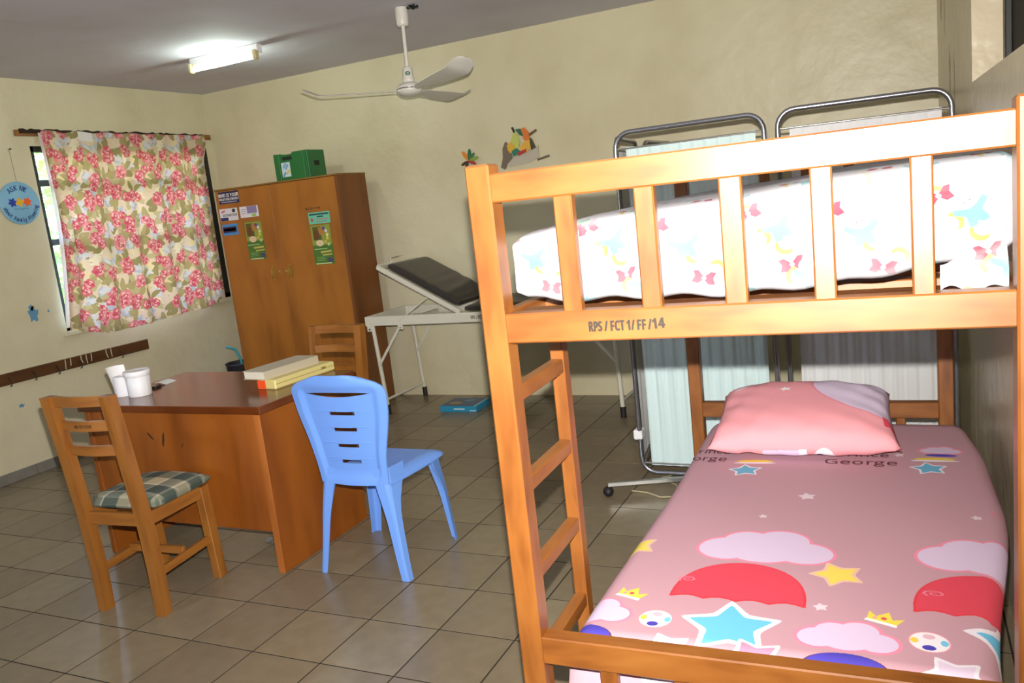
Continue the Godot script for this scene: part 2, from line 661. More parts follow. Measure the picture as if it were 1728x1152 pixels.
func plaid() -> ImageTexture:
	# green, cream and grey check; one repeat is 0.2 m
	var im := Image.create(256, 256, false, Image.FORMAT_RGB8)
	var bands := [[0, 54, Color("b8a987")], [54, 10, Color("d8cfba")], [64, 60, Color("2b3a35")], [124, 10, Color("cfc6b2")], [134, 50, Color("7d816c")], [184, 8, Color("e0d8c6")], [192, 64, Color("384640")]]
	var row := []
	row.resize(256)
	for b in bands:
		for k in b[1]:
			row[b[0] + k] = b[2]
	for y in 256:
		for x in 256:
			var a: Color = row[x]
			var b: Color = row[(y + 70) % 256]
			im.set_pixel(x, y, a.lerp(b, 0.5))
	return ImageTexture.create_from_image(im)

func materials() -> void:
	var grain := noise_tex(.012, Color(.80, .74, .66), Color(1, 1, 1), 256, 5, 3, Color(.95, .92, .88))
	var figure := noise_tex(.02, Color(.74, .66, .56), Color(1, 1, 1), 256, 3, 9, Color(.93, .88, .82))
	var ply := noise_tex(.009, Color(.78, .74, .70), Color(1, 1, 1), 256, 5, 21, Color(.93, .91, .88))
	for ax in 3:
		var n: String = ["x", "y", "z"][ax]
		M["bed_" + n] = wood(Color("8c5926"), figure, ax, .42, 4.0, 3.0, .4)
		M["chair_" + n] = wood(Color("996428"), grain, ax, .45, 6.0, 4.0, .1)
		M["ply_" + n] = wood(Color("b07024"), ply, ax, .5, 4.0, 1.6, .06)
		M["desk_" + n] = wood(Color("9a5614"), ply, ax, .48, 4.0, 1.8, .1)
	M.desk_top = wood(Color("743c18"), ply, 0, .2, 4.0, 1.6, .1)
	M.ply_side = wood(Color("84501f"), ply, 1, .5, 4.0, 1.6)
	var blot := noise_tex(.006, Color(.94, .93, .91), Color(1, 1, 1), 512, 4, 5, Color(.98, .975, .965))
	var uneven := bump_tex(.02, 3.0, 512, 8, 5)
	M.wall = tri_mat(Color("dcd5b6"), blot, .45, .42, true, uneven, .35)
	M.wall_side = tri_mat(Color("d3c6aa"), blot, .5, .3, true, uneven, .25)
	M.ceiling = tri_mat(Color("d3d3e0"), blot, .3, .85, true, uneven, .15)
	var fleck := noise_tex(.03, Color(.90, .89, .87), Color(1, 1, 1), 256, 4, 13)
	M.tiles = []
	for c in ["8a7d66", "8f8269", "867963", "91856d", "887b65"]:
		M.tiles.append(tri_mat(Color(c), fleck, 1.3, .3))
	M.grout = mat(Color("2a251e"), .9)
	M.skirting = tri_mat(Color("86837c"), fleck, 1.5, .4)
	M.sheet = mat(Color(.94, .94, .95), .85)
	M.sheet.albedo_texture = pink_sheet()
	M.pillow = mat(Color.WHITE, .85)
	M.pillow.albedo_texture = pillow_print()
	M.night = tri_mat(Color(.62, .62, .63), night_print(), 1.0 / .30, .85, false)
	M.curtain = mat(Color.WHITE, .9)
	M.curtain.albedo_texture = rosy_print()
	M.curtain.backlight_enabled = true
	M.curtain.backlight = Color(.60, .51, .44)
	M.lining = mat(Color("e8e6e2"), .9)
	M.lining.backlight_enabled = true
	M.lining.backlight = Color(.4, .4, .4)
	M.plaid = tri_mat(Color.WHITE, plaid(), 3.2, .9, false)
	M.blue = mat(Color("6d9ae8"), .35)
	M.chrome = mat(Color("a3a5ad"), .26, .9)
	M.steel = mat(Color("a8a8a4"), .35, .8)
	M.white_metal = mat(Color("d6d3c4"), .4)
	M.white_plastic = mat(Color("ecedf0"), .35)
	M.fan = mat(Color("dcdad2"), .35)
	M.vinyl = mat(Color("322d2a"), .32)
	M.black = mat(Color("161616"), .5)
	M.rubber = mat(Color("1b1b1c"), .55)
	M.ink = mat(Color("241c14"), .7)
	M.cloth_mint = mat(Color("c9dfe0"), .9)
	M.cloth_grey = mat(Color("d6d8da"), .9)
	M.frame_dark = mat(Color("1d1c19"), .5)
	M.dark_wood = wood(Color("5c3b1c"), grain, 2, .55, 5.0, 4.0)
	M.rail_wood = wood(Color("9a6a30"), grain, 2, .5, 5.0, 4.0)
	M.green = mat(Color("1f6b35"), .4)
	M.brass = mat(Color("b89a4e"), .35, .8)
	M.glass = mat(Color(.9, .95, .93, .08), .05)
	M.glass.transparency = BaseMaterial3D.TRANSPARENCY_ALPHA
	M.dark_glass = mat(Color("0c0e12"), .6)
	M.dark_glass.metallic_specular = .25

# ------------------------------------------------------------------ build
func _ready() -> void:
	rng.seed = 5
	# camera
	cam = Camera3D.new()
	cam.name = "camera"
	add_child(cam)
	cam.position = Vector3(1.8348, 1.4883, 2.0034)
	cam.rotation = Vector3(-.1720, .4520, -.1110)
	cam.fov = 45.01
	cam.near = .02
	cam.far = 100.0
	cam.current = true
	# sky, exposure
	var we := WorldEnvironment.new()
	we.name = "environment"
	add_child(we)
	var env := Environment.new()
	we.environment = env
	env.background_mode = Environment.BG_SKY
	env.sky = Sky.new()
	var sky := ProceduralSkyMaterial.new()
	sky.sky_top_color = Color(.55, .68, .88)
	sky.sky_horizon_color = Color(.92, .94, .95)
	sky.ground_horizon_color = Color(.6, .6, .55)
	sky.ground_bottom_color = Color(.35, .34, .3)
	sky.sky_energy_multiplier = 5.0
	env.sky.sky_material = sky
	env.tonemap_mode = Environment.TONE_MAPPER_LINEAR
	env.tonemap_exposure = 1.0
	env.sdfgi_enabled = true
	env.ssao_enabled = true
	env.ssil_enabled = true
	# sun, over the roof: it reaches the garden, not the room
	var sun := DirectionalLight3D.new()
	sun.name = "sun"
	add_child(sun)
	sun.rotation_degrees = Vector3(-58, 90, 0)
	sun.light_energy = 14.0
	sun.light_color = Color(1, .96, .88)
	sun.shadow_enabled = true
	# the camera's flash, just above the lens
	var flash := SpotLight3D.new()
	flash.name = "camera_flash"
	add_child(flash)
	var b := cam.transform.basis
	flash.position = cam.position + b.y * .088 - b.z * .03
	var aim: Vector3 = (-b.z - b.x * .10 + b.y * .15).normalized()
	flash.basis = Basis.looking_at(aim, b.y)
	flash.spot_angle = 60.0
	flash.spot_angle_attenuation = 1.0
	flash.spot_range = 20.0
	flash.spot_attenuation = 2.0
	flash.light_energy = 17.5
	flash.light_color = Color(1, .975, .94)
	flash.light_size = .01
	flash.shadow_enabled = true

	materials()
	room()
	outside()
	bunk_bed()
	screen()
	desk()
	chairs()
	wardrobe()
	couch()
	overhead()
	wall_things()
	small_things()

func room() -> void:
	var T := .2
	# floor: one slab, the tiles laid on it
	var fl := struct("floor", box2(mb(), Vector3(LEFT - T, -.25, BACK - T), Vector3(2.6, -.0012, NEAR + T), .0003), M.grout, "floor of brown-grey square ceramic tiles with dark joints")
	var tile := mb()
	bx(tile, Vector3(0, -.006, 0), Vector3(.2940, .012, .2940), .0006)
	tile.generate_normals()
	var tile_mesh := tile.commit()
	var rest := mb()
	for i in range(-12, 8):
		for j in range(-12, 11):
			var c := Vector3(i * .3 + .15, 0, j * .3 + .15)
			# cut the tiles that run under a wall
			var x0: float = max(c.x - .147, LEFT)
			var x1: float = c.x + .147
			var z0: float = max(c.z - .147, BACK)
			var z1: float = min(c.z + .147, NEAR)
			if x1 - x0 < .01 or z1 - z0 < .01:
				continue
			var whole := x0 == c.x - .147 and z0 == c.z - .147 and z1 == c.z + .147
			var seen := false
			for d in [Vector3(-.15, 0, -.15), Vector3(.15, 0, -.15), Vector3(-.15, 0, .15), Vector3(.15, 0, .15)]:
				var l: Vector3 = cam.transform.affine_inverse() * (c + d)
				if l.z < -.3 and absf(l.x / -l.z) < .65 and absf(l.y / -l.z) < .44:
					seen = true
			if not seen:
				box2(rest, Vector3(x0, -.012, z0), Vector3(x1, 0, z1), .0006)
				continue
			var m: Material = M.tiles[rng.randi() % M.tiles.size()]
			if whole:
				put("tile", tile_mesh, m, fl).position = c + Vector3(0, rng.randf_range(-.0003, 0), 0)
			else:
				obj("tile", box2(mb(), Vector3(x0, -.012, z0), Vector3(x1, 0, z1), .0006), m, fl)
	var far := obj("tile_field", rest, M.tiles[0], fl)
	far.set_meta("kind", "stuff")
	# ceiling
	struct("ceiling", box2(mb(), Vector3(LEFT - T, CEIL, BACK - T), Vector3(2.6, CEIL + .2, NEAR + T), .001), M.ceiling, "plain grey-white plastered ceiling")
	# back wall, and the wall behind the camera with its open window
	struct("wall_back", box2(mb(), Vector3(LEFT - T, -.2, BACK - T), Vector3(2.6, CEIL + .1, BACK), .001), M.wall, "cream painted back wall, stained in places")
	var nw := mb()
	box2(nw, Vector3(LEFT - T, -.2, NEAR), Vector3(-1.75, CEIL + .1, NEAR + T), .001)
	box2(nw, Vector3(-1.1, -.2, NEAR), Vector3(2.6, CEIL + .1, NEAR + T), .001)
	box2(nw, Vector3(-1.75, -.2, NEAR), Vector3(-1.1, 1.2, NEAR + T), .001)
	box2(nw, Vector3(-1.75, 1.85, NEAR), Vector3(-1.1, CEIL + .1, NEAR + T), .001)
	struct("wall_front", nw, M.wall, "cream painted wall with an open window, behind the viewer")
	# left wall with the curtained window
	var z0 := -3.485
	var z1 := -1.87
	var y0 := .905
	var y1 := 2.19
	var lw := mb()
	box2(lw, Vector3(LEFT - T, -.2, BACK - T), Vector3(LEFT, CEIL + .1, z0), .001)
	box2(lw, Vector3(LEFT - T, -.2, z1), Vector3(LEFT, CEIL + .1, NEAR + T), .001)
	box2(lw, Vector3(LEFT - T, -.2, z0), Vector3(LEFT, y0, z1), .001)
	box2(lw, Vector3(LEFT - T, y1, z0), Vector3(LEFT, CEIL + .1, z1), .001)
	var lwall := struct("wall_left", lw, M.wall, "cream painted wall with the curtained window")
	for p in [[1.065, -1.649, .035, .05], [1.11, -1.64, .018, .02], [.481, -1.433, .02, .012], [1.07, -1.76, .008, .01]]:
		var pts := PackedVector2Array()
		for k in 14:
			var a := TAU * k / 14
			pts.append(Vector2(cos(a) * p[2], sin(a) * p[3]) * (1.0 + .3 * sin(k * 2.3)))
		var chip := obj("paint_patch", prism(mb(), pts, .0012, Transform3D(Basis(Vector3.UP, PI / 2), Vector3(LEFT, p[0], p[1]))), mat(Color("5f93b4"), .6), lwall)
		chip.set_meta("label", "bare blue patch of old paint")
	# window in the left wall: dark frame, bars, panes
	var w1 := thing("window_1", "dark framed window with burglar bars behind the floral curtain", "window")
	w1.set_meta("kind", "structure")
	w1.remove_meta("category")
	var X := LEFT - .032
	var fr := mb()
	box2(fr, Vector3(X - .03, y0, z0), Vector3(X + .03, y1, z0 + .13))
	box2(fr, Vector3(X - .03, y0, z1 - .026), Vector3(X + .03, y1, z1))
	for y in [y0 + .02, y1 - .02]:
		box2(fr, Vector3(X - .03, y - .02, z0), Vector3(X + .03, y + .02, z1))
	obj("window_frame", fr, M.frame_dark, w1)
	for z in [-2.4, -2.92]:
		obj("mullion", box2(mb(), Vector3(X - .025, y0, z - .02), Vector3(X + .025, y1, z + .02)), M.frame_dark, w1)
	for y in [1.53, 1.94]:
		obj("crossbar", box2(mb(), Vector3(X - .022, y - .022, z0), Vector3(X + .022, y + .022, z1)), M.frame_dark, w1)
	var zs := [z0 + .13, -2.92, -2.4, z1 - .026]
	var ys := [y0 + .04, 1.53, 1.94, y1 - .04]
	for i in 3:
		for j in 3:
			obj("pane", box2(mb(), Vector3(X - .003, ys[j], zs[i]), Vector3(X + .003, ys[j + 1], zs[i + 1]), .0005), M.glass, w1)
	var sill := struct("trim_1", box2(mb(), Vector3(LEFT - .02, y0 - .035, z0 - .03), Vector3(LEFT + .025, y0 - .001, z1 + .03), .004), M.wall, "plastered sill under the curtained window")
	sill.name = "trim_1"
	# skirting of tiles along the left wall
	var bb := struct("baseboard_left", box2(mb(), Vector3(LEFT, 0, BACK), Vector3(LEFT + .003, .07, NEAR), .0005), M.grout, "skirting of grey tiles along the curtained wall")
	var z := BACK
	while z < NEAR:
		var ze: float = min(z + .3, NEAR)
		obj("tile", box2(mb(), Vector3(LEFT + .001, .001, z + .002), Vector3(LEFT + .012, .07, ze - .002), .002), M.skirting, bb)
		z += .3
	# right wall, askew, with a high window; a frame of its own
	var R := Transform3D(Basis(Vector3.UP, TURN), RIGHT)
	var a0 := 1.755
	var a1 := 4.2
	var h0 := 1.732
	var h1 := 2.5
	var rw := mb()
	box2(rw, Vector3(0, -.2, -.4), Vector3(.24, CEIL + .1, a0), .001)
	box2(rw, Vector3(0, -.2, a1), Vector3(.24, CEIL + .1, 7.2), .001)
	box2(rw, Vector3(0, -.2, a0), Vector3(.24, h0, a1), .001)
	box2(rw, Vector3(0, h1, a0), Vector3(.24, CEIL + .1, a1), .001)
	var rwall := struct("wall_right", rw, M.wall_side, "glossy cream wall along the bunk bed, with a high window")
	rwall.transform = R
	var drip := mat(Color("a1957c"), .45)
	for q in [[.30, 2.28, .05, .12], [.52, 2.22, .03, .16], [.78, 1.84, .045, .15], [1.02, 1.80, .03, .13], [.80, 2.42, .02, .12]]:
		var pts := PackedVector2Array()
		for k in 16:
			var a := TAU * k / 16
			pts.append(Vector2(cos(a) * q[2] * (1.0 + .4 * sin(k * 2.1)), sin(a) * q[3]))
		obj("drip_stain", prism(mb(), pts, .0006, Transform3D(Basis(Vector3.UP, -PI / 2), Vector3(0, q[1], q[0]))), drip, rwall)
	var w2 := thing("window_2", "high window with dark glass beside the bunk bed", "window")
	w2.set_meta("kind", "structure")
	w2.remove_meta("category")
	w2.transform = R
	var f2 := mb()
	var xg := .105
	for q in [a0 + .03, (a0 + a1) / 2, a1 - .03]:
		box2(f2, Vector3(xg, h0, q - .03), Vector3(xg + .05, h1, q + .03))
	for y in [h0 + .02, h1 - .02]:
		box2(f2, Vector3(xg, y - .02, a0), Vector3(xg + .05, y + .02, a1))
	obj("window_frame", f2, M.frame_dark, w2)
	for k in 2:
		var p0: float = a0 + .06 if k == 0 else (a0 + a1) / 2 + .03
		var p1: float = (a0 + a1) / 2 - .03 if k == 0 else a1 - .06
		obj("pane", box2(mb(), Vector3(xg + .02, h0 + .04, p0), Vector3(xg + .03, h1 - .04, p1), .0005), M.dark_glass, w2)

func outside() -> void:
	# the garden beyond the curtained window
	struct("ground", box2(mb(), Vector3(-30, -.6, -30), Vector3(LEFT - .25, -.3, 30), .001), mat(Color("6c7a45"), .95), "grassy ground outside the window")
	var leaf := mb()
	leaf.set_smooth_group(-1)
	for v in [Vector3(0, 0, 0), Vector3(.035, .06, .01), Vector3(0, .15, .02), Vector3(0, 0, 0), Vector3(0, .15, .02), Vector3(-.035, .06, .01)]:
		leaf.add_vertex(v)
	leaf.generate_normals()
	var lm := leaf.commit()
	var k := 0
	for p in [[-6.2, -2.2, 1.1], [-6.6, -3.6, 1.3], [-6.4, -.9, 1.0], [-7.6, -5.6, 1.5]]:
		var t := thing("garden_bush", ["sunlit green bush seen beside the edge of the curtain", "tall bush standing behind the middle of the curtain", "low bush outside the wall of the round sign", "broad bush at the far end of the garden"][k], "bush", Vector3(p[0], -.3, p[1]))
		var stem := mb()
		for s in 5:
			var a := TAU * s / 5 + k
			tube(stem, [Vector3.ZERO, Vector3(cos(a) * .2, 1.0, sin(a) * .2), Vector3(cos(a) * .5, 2.2, sin(a) * .5)], .03, 6)
		obj("stem", stem, mat(Color("6a4f33"), .9), t)
		var mm := MultiMesh.new()
		mm.transform_format = MultiMesh.TRANSFORM_3D
		mm.mesh = lm
		mm.instance_count = 3800
		for i in mm.instance_count:
			var d := Vector3(rng.randfn(), rng.randfn(), rng.randfn()).normalized() * pow(rng.randf(), .4)
			var at := Vector3(d.x * p[2], 1.6 + d.y * 1.5, d.z * p[2])
			mm.set_instance_transform(i, Transform3D(Basis.from_euler(Vector3(rng.randf() * TAU, rng.randf() * TAU, rng.randf() * TAU)) * rng.randf_range(.7, 1.4), at))
		var mi := MultiMeshInstance3D.new()
		mi.name = "foliage"
		mi.multimesh = mm
		var g := mat([Color("6d9a3c"), Color("7aa548"), Color("64903a"), Color("729c44")][k], .6)
		g.backlight_enabled = true
		g.backlight = Color(.25, .35, .1)
		mi.material_override = g
		mi.set_meta("kind", "stuff")
		t.add_child(mi, true)
		k += 1

func bunk_bed() -> void:
	# local axes: x across the bed, -z along it; the foot end faces the viewer
	var Wd := .967
	var L := 1.9
	var p := .051
	var bed := thing("bunk_bed", "varnished honey-coloured wooden bunk bed with slatted ends and a ladder", "bunk bed", Vector3(1.077, 0, .571), TURN)
	for e in [0, 1]:
		var zf: float = 0.0 if e == 0 else -(L - .053)
		for s in [0, 1]:
			var x: float = 0.0 if s == 0 else Wd - p
			var q := mb()
			box2(q, Vector3(x, 0, zf - .053), Vector3(x + p, 1.556 if e == 0 else 1.55, zf), .004)
			obj("post", q, M.bed_y, bed)
		var names := ["top_rail", "platform_rail", "foot_rail"]
		var hs := [[1.481, 1.537], [1.206, 1.265], [.513, .574]]
		for k in 3:
			obj(names[k], box2(mb(), Vector3(p - .002, hs[k][0], zf - .045), Vector3(Wd - p + .002, hs[k][1], zf - .004), .003), M.bed_x, bed)
		var us := [[.171, .208], [.325, .362], [.475, .514], [.623, .658], [.772, .805]]
		for u in us:
			obj("slat", box2(mb(), Vector3(u[0], 1.262, zf - .034), Vector3(u[1], 1.484, zf - .010), .003), M.bed_y, bed)
			obj("slat", box2(mb(), Vector3(u[0], .30, zf - .034), Vector3(u[1], .516, zf - .010), .003), M.bed_y, bed)
		obj("lower_rail", box2(mb(), Vector3(p - .002, .245, zf - .045), Vector3(Wd - p + .002, .302, zf - .006), .003), M.bed_x, bed)
	for s in [0, 1]:
		var x0: float = .006 if s == 0 else Wd - .034
		obj("side_rail", box2(mb(), Vector3(x0, 1.19, -(L - .05)), Vector3(x0 + .028, 1.262, -.05), .003), M.bed_z, bed)
		var x2: float = .034 if s == 0 else Wd - .062
		obj("side_rail", box2(mb(), Vector3(x2, .30, -(L - .05)), Vector3(x2 + .028, .372, -.05), .003), M.bed_z, bed)
	# boards that carry the mattresses
	for k in 11:
		var v := .10 + k * .168
		obj("bed_board", box2(mb(), Vector3(.03, 1.238, -v - .07), Vector3(Wd - .03, 1.254, -v), .002), M.bed_x, bed)
		obj("bed_board", box2(mb(), Vector3(.062, .355, -v - .07), Vector3(Wd - .062, .371, -v), .002), M.bed_x, bed)
	# ladder between the foot post and an upright of its own
	obj("ladder_upright", box2(mb(), Vector3(.000, .0, -.385), Vector3(.0335, 1.19, -.345), .003), M.bed_y, bed)
	for h in [1.10, .90, .70, .50]:
		obj("rung", box2(mb(), Vector3(.002, h - .034, -.346), Vector3(.032, h, -.052), .003), M.bed_z, bed)
	text("stencil_lettering", "RPS / FCT 1/ FF /", .019, M.ink, bed, Transform3D(Basis(), Vector3(.281, 1.2335, -.0035)), .60, true, false, .0012)
	text("stencil_lettering", "14", .019, M.ink, bed, Transform3D(Basis(Vector3(0, 0, 1), .06), Vector3(.3535, 1.235, -.0035)), .80, true, false, .0010)

	# lower mattress in its printed sheet
	var low := thing("lower_mattress", "mattress under a pink printed sheet on the lower bunk", "mattress", Vector3(1.077, 0, .571), TURN)
	var rings := []
	var uvs := []
	var nv := 44
	for i in nv + 1:
		var t := float(i) / nv
		var v := .052 + 1.735 * t
		# outline: bulges over the rails between the posts, rounded at the head end
		var uL := .077 + .028 * smoothstep(0.0, .6, t)
		var uR := lerpf(.910, 1.018, smoothstep(0.02, .55, t))
		uR = lerpf(uR, .99, smoothstep(.75, 1.0, t))
		var endr: float = sqrt(max(0.0, 1.0 - pow(max(0.0, (t - .94) / .06), 2.0)))
		var endf: float = sqrt(max(0.0, 1.0 - pow(max(0.0, (.015 - t) / .015), 2.0)))
		var e := lerpf(.25, 1.0, endr * endf)
		uR -= (1.0 - endr) * .10
		uL += (1.0 - endr) * .04
		var ring := []
		var uv := []
		var top := .536
		var bot := .374
		var r := .045
		var prof := []
		# bottom left, up the left side, over the top, down the right side
		prof.append(Vector2(uL + .06, bot))
		prof.append(Vector2(uL + .03, bot + .02))
		prof.append(Vector2(uL + .016, bot + .09))
		for k in 7:
			var a := PI - PI / 2 * k / 6.0
			prof.append(Vector2(uL + r + cos(a) * r, top - r + sin(a) * r))
		for k in range(1, 24):
			var w := float(k) / 24
			prof.append(Vector2(lerpf(uL + r, uR - r, w), top + .004 * sin(w * PI) + .0016 * sin(w * 9.0 + t * 7.0) * sin(t * 11.0)))
		for k in 7:
			var a := PI / 2 - PI / 2 * k / 6.0
			prof.append(Vector2(uR - r + cos(a) * r, top - r + sin(a) * r))
		prof.append(Vector2(minf(uR - .02, .925), bot + .085))
		prof.append(Vector2(minf(uR - .03, .92), bot + .02))
		prof.append(Vector2(minf(uR - .06, .90), bot))
		for q in prof:
			var y: float = bot + (q.y - bot) * e
			ring.append(Vector3(q.x, y, -v))
			var du := 0.0
			if q.y < top - .01:
				du = (top - q.y) * (-.6 if q.x < .5 else .6)
			uv.append(Vector2((q.x + du + .05) / 1.15, 1.0 - v / 1.85))
		rings.append(ring)
		uvs.append(uv)
	obj("printed_sheet", loft(mb(), rings, true, uvs), M.sheet, low)
	var ink := mat(Color("5c2a36"), .8)
	var lay := Basis(Vector3.RIGHT, -PI / 2)
	text("lettering", "Prince", .036, ink, low, Transform3D(lay, Vector3(.660, .5412, -1.335)), 1.15, false)
	text("lettering", "George", .042, ink, low, Transform3D(lay, Vector3(.655, .5412, -1.262)), 1.15, false)
	text("lettering", "rince", .036, ink, low, Transform3D(lay, Vector3(.185, .5402, -1.335)), 1.0, false)
	text("lettering", "orge", .042, ink, low, Transform3D(lay, Vector3(.180, .5402, -1.262)), 1.0, false)

	# pillow
	var pil := thing("pillow", "plump pink pillow lying on the lower bunk by the headboard", "pillow", Vector3(1.077, 0, .571) + Vector3(.472, .537, -1.455).rotated(Vector3.UP, TURN), TURN + .03)
	var pt := []
	var puv := []
	var n := 30
	var st := mb()
	st.set_smooth_group(0)
	var f := func(a: float, c: float, side: float) -> Vector3:
		var x := a * 2.0 - 1.0
		var y := c * 2.0 - 1.0
		var hx := lerpf(.300, .286, c) * (1.0 - .05 * (1.0 - y * y))
		var hy := .205 * (1.0 + (.06 if y < 0.0 else -.05) * (1.0 - x * x))
		var q: float = pow(max(0.0, (1.0 - pow(absf(x), 2.4)) * (1.0 - pow(absf(y), 3.2))), .42)
		var wr := .010 * sin(x * 9.0 + y * 14.0) * q * (1.0 - q) + .008 * sin(x * 17.0 - y * 6.0) * q * (1.0 - q) - .005 * exp(-pow((x + .35 - y * .35) / .05, 2.0)) * maxf(0.0, -y)
		var h: float = .056 + (.082 if side > 0 else -.056 - .03 * c) * q + wr + .075 * pow(c, 1.1)
		# the corners rest on the mattress
		h -= .012 * pow(absf(x * y), 3.0)
		return Vector3(x * hx, h, -y * hy)
	for side in [1.0, -1.0]:
		for i in n:
			for j in n:
				var q := [[i, j], [i, j + 1], [i + 1, j + 1], [i, j], [i + 1, j + 1], [i + 1, j]]
				if side > 0:
					q = [q[0], q[1], q[2], q[3], q[4], q[5]]
				else:
					q = [q[0], q[2], q[1], q[3], q[5], q[4]]
				for e in q:
					var a: float = float(e[0]) / n
					var c: float = float(e[1]) / n
					st.set_uv(Vector2(a, 1.0 - (.15 + .85 * c if side > 0 else .15 - .15 * minf(1.0, c * 3.0))))
					st.add_vertex(f.call(a, c, side))
	obj("pillowcase", st, M.pillow, pil)

	# upper mattress, lofted from left to right
	var up := thing("upper_mattress", "mattress in a white sheet printed with moons and bows on the upper bunk", "mattress", Vector3(1.077, 0, .571), TURN)
	var bots := [[.05, 1.285], [.13, 1.268], [.25, 1.268], [.48, 1.262], [.64, 1.271], [.8, 1.291], [.92, 1.315]]
	var tops := [[.05, 1.412], [.2, 1.436], [.48, 1.450], [.65, 1.468], [.8, 1.475], [.92, 1.478]]
	var lerp_on := func(tab: Array, u: float) -> float:
		for i in tab.size() - 1:
			if u <= tab[i + 1][0]:
				return lerpf(tab[i][1], tab[i + 1][1], clampf((u - tab[i][0]) / (tab[i + 1][0] - tab[i][0]), 0, 1))
		return tab[-1][1]
	var ur := []
	for i in 49:
		var t := i / 48.0
		var u := .054 + .876 * t
		var top: float = lerp_on.call(tops, u)
		var bot: float = lerp_on.call(bots, u)
		var e: float = sqrt(max(0.0, 1.0 - pow(max(0.0, (.012 - t) / .012), 2.0))) * sqrt(max(0.0, 1.0 - pow(max(0.0, (t - .985) / .015), 2.0)))
		e = lerpf(.86, 1.0, e)
		var mid := (top + bot) * .5
		var hh := (top - bot) * .5 * e
		var ring := []
		var N := 40
		for k in N:
			var a := TAU * k / N
			var cx := cos(a)
			var sy := sin(a)
			# a rounded oblong
			var sx: float = signf(cx) * pow(absf(cx), .10)
			var yy: float = signf(sy) * pow(absf(sy), .16)
			var dv := .86 * (.98 + .02 * e)
			var v := .925 - dv * sx
			var w := .004 * sin(u * 31.0 + a * 3.0) * (1.0 - absf(yy)) - (.006 * sin(u * 45.0) * smoothstep(-.2, -1.0, yy))
			var y := mid + hh * yy + w * .6
			if yy < 0.0:
				y = max(y, 1.257)
			ring.append(Vector3(u, y, -v - w))
		ur.append(ring)
	obj("printed_sheet", loft(mb(), ur), M.night, up)
	# the sheet's loose tail at the wall side
	var tail := sheet(26, 14, func(a: float, c: float) -> Vector3:
		var u := lerpf(.815, .912, a)
		var y := lerpf(1.262 + .003 * sin(a * 9.0), 1.305 + .022 * a, c) + .003 * sin(a * 11.0 + c * 4.0)
		return Vector3(u, y, -(.056 + .007 * sin(a * 9.0 + c * 5.0) + .012 * c)))
	obj("sheet_tail", tail, M.night, up)

func screen_panel(t: Node3D, a: Vector3, b: Vector3, top: float, cloth: Material, inset := .05) -> void:
	var d := (b - a).normalized()
	var r := .075
	var pts := []
	var low := .05
	pts.append(Vector3(a.x, low + r, a.z))
	pts.append(Vector3(a.x, top - r, a.z))
	for k in range(1, 7):
		var an := PI / 2 * k / 6.0
		var q := a + d * (r - r * cos(an))
		pts.append(Vector3(q.x, top - r + r * sin(an), q.z))
	for k in range(0, 7):
		var an := PI / 2 * k / 6.0
		var q := b - d * (r - r * sin(an))
		pts.append(Vector3(q.x, top - r + r * cos(an), q.z))
	pts.append(Vector3(b.x, low + r, b.z))
	for k in range(1, 7):
		var an := PI / 2 * k / 6.0
		var q := b - d * (r - r * cos(an))
		pts.append(Vector3(q.x, low + r - r * sin(an), q.z))
	for k in range(0, 7):
		var an := PI / 2 * k / 6.0
		var q := a + d * (r - r * sin(an))
		pts.append(Vector3(q.x, low + r - r * cos(an), q.z))
	obj("frame", tube(mb(), pts, .0115, 10), M.chrome, t)
	for y in [1.655, .098]:
		obj("rod", tube(mb(), [Vector3(a.x, y, a.z), Vector3(b.x, y, b.z)], .005, 6), M.steel, t)
	var nrm := Vector3(-d.z, 0, d.x)
	var a2 := a + d * inset
	var b2 := b - d * (inset * .75)
	var ph := a.x * 40.0
	var cl := sheet(90, 20, func(u: float, v: float) -> Vector3:
		var g := .006 * sin(u * 62.0 + ph + .8 * sin(v * 3.0 + u * 9.0)) + .003 * sin(u * 131.0 + ph)
		var sag := -.008 * sin(u * PI) * (1.0 - v)
		var q := a2.lerp(b2, u)
		return Vector3(q.x, lerpf(1.662, .088, v) + sag, q.z) + nrm * (g * (.35 + .65 * sin(clampf(v, .02, 1.0) * PI))))
	obj("curtain_cloth", cl, cloth, t)

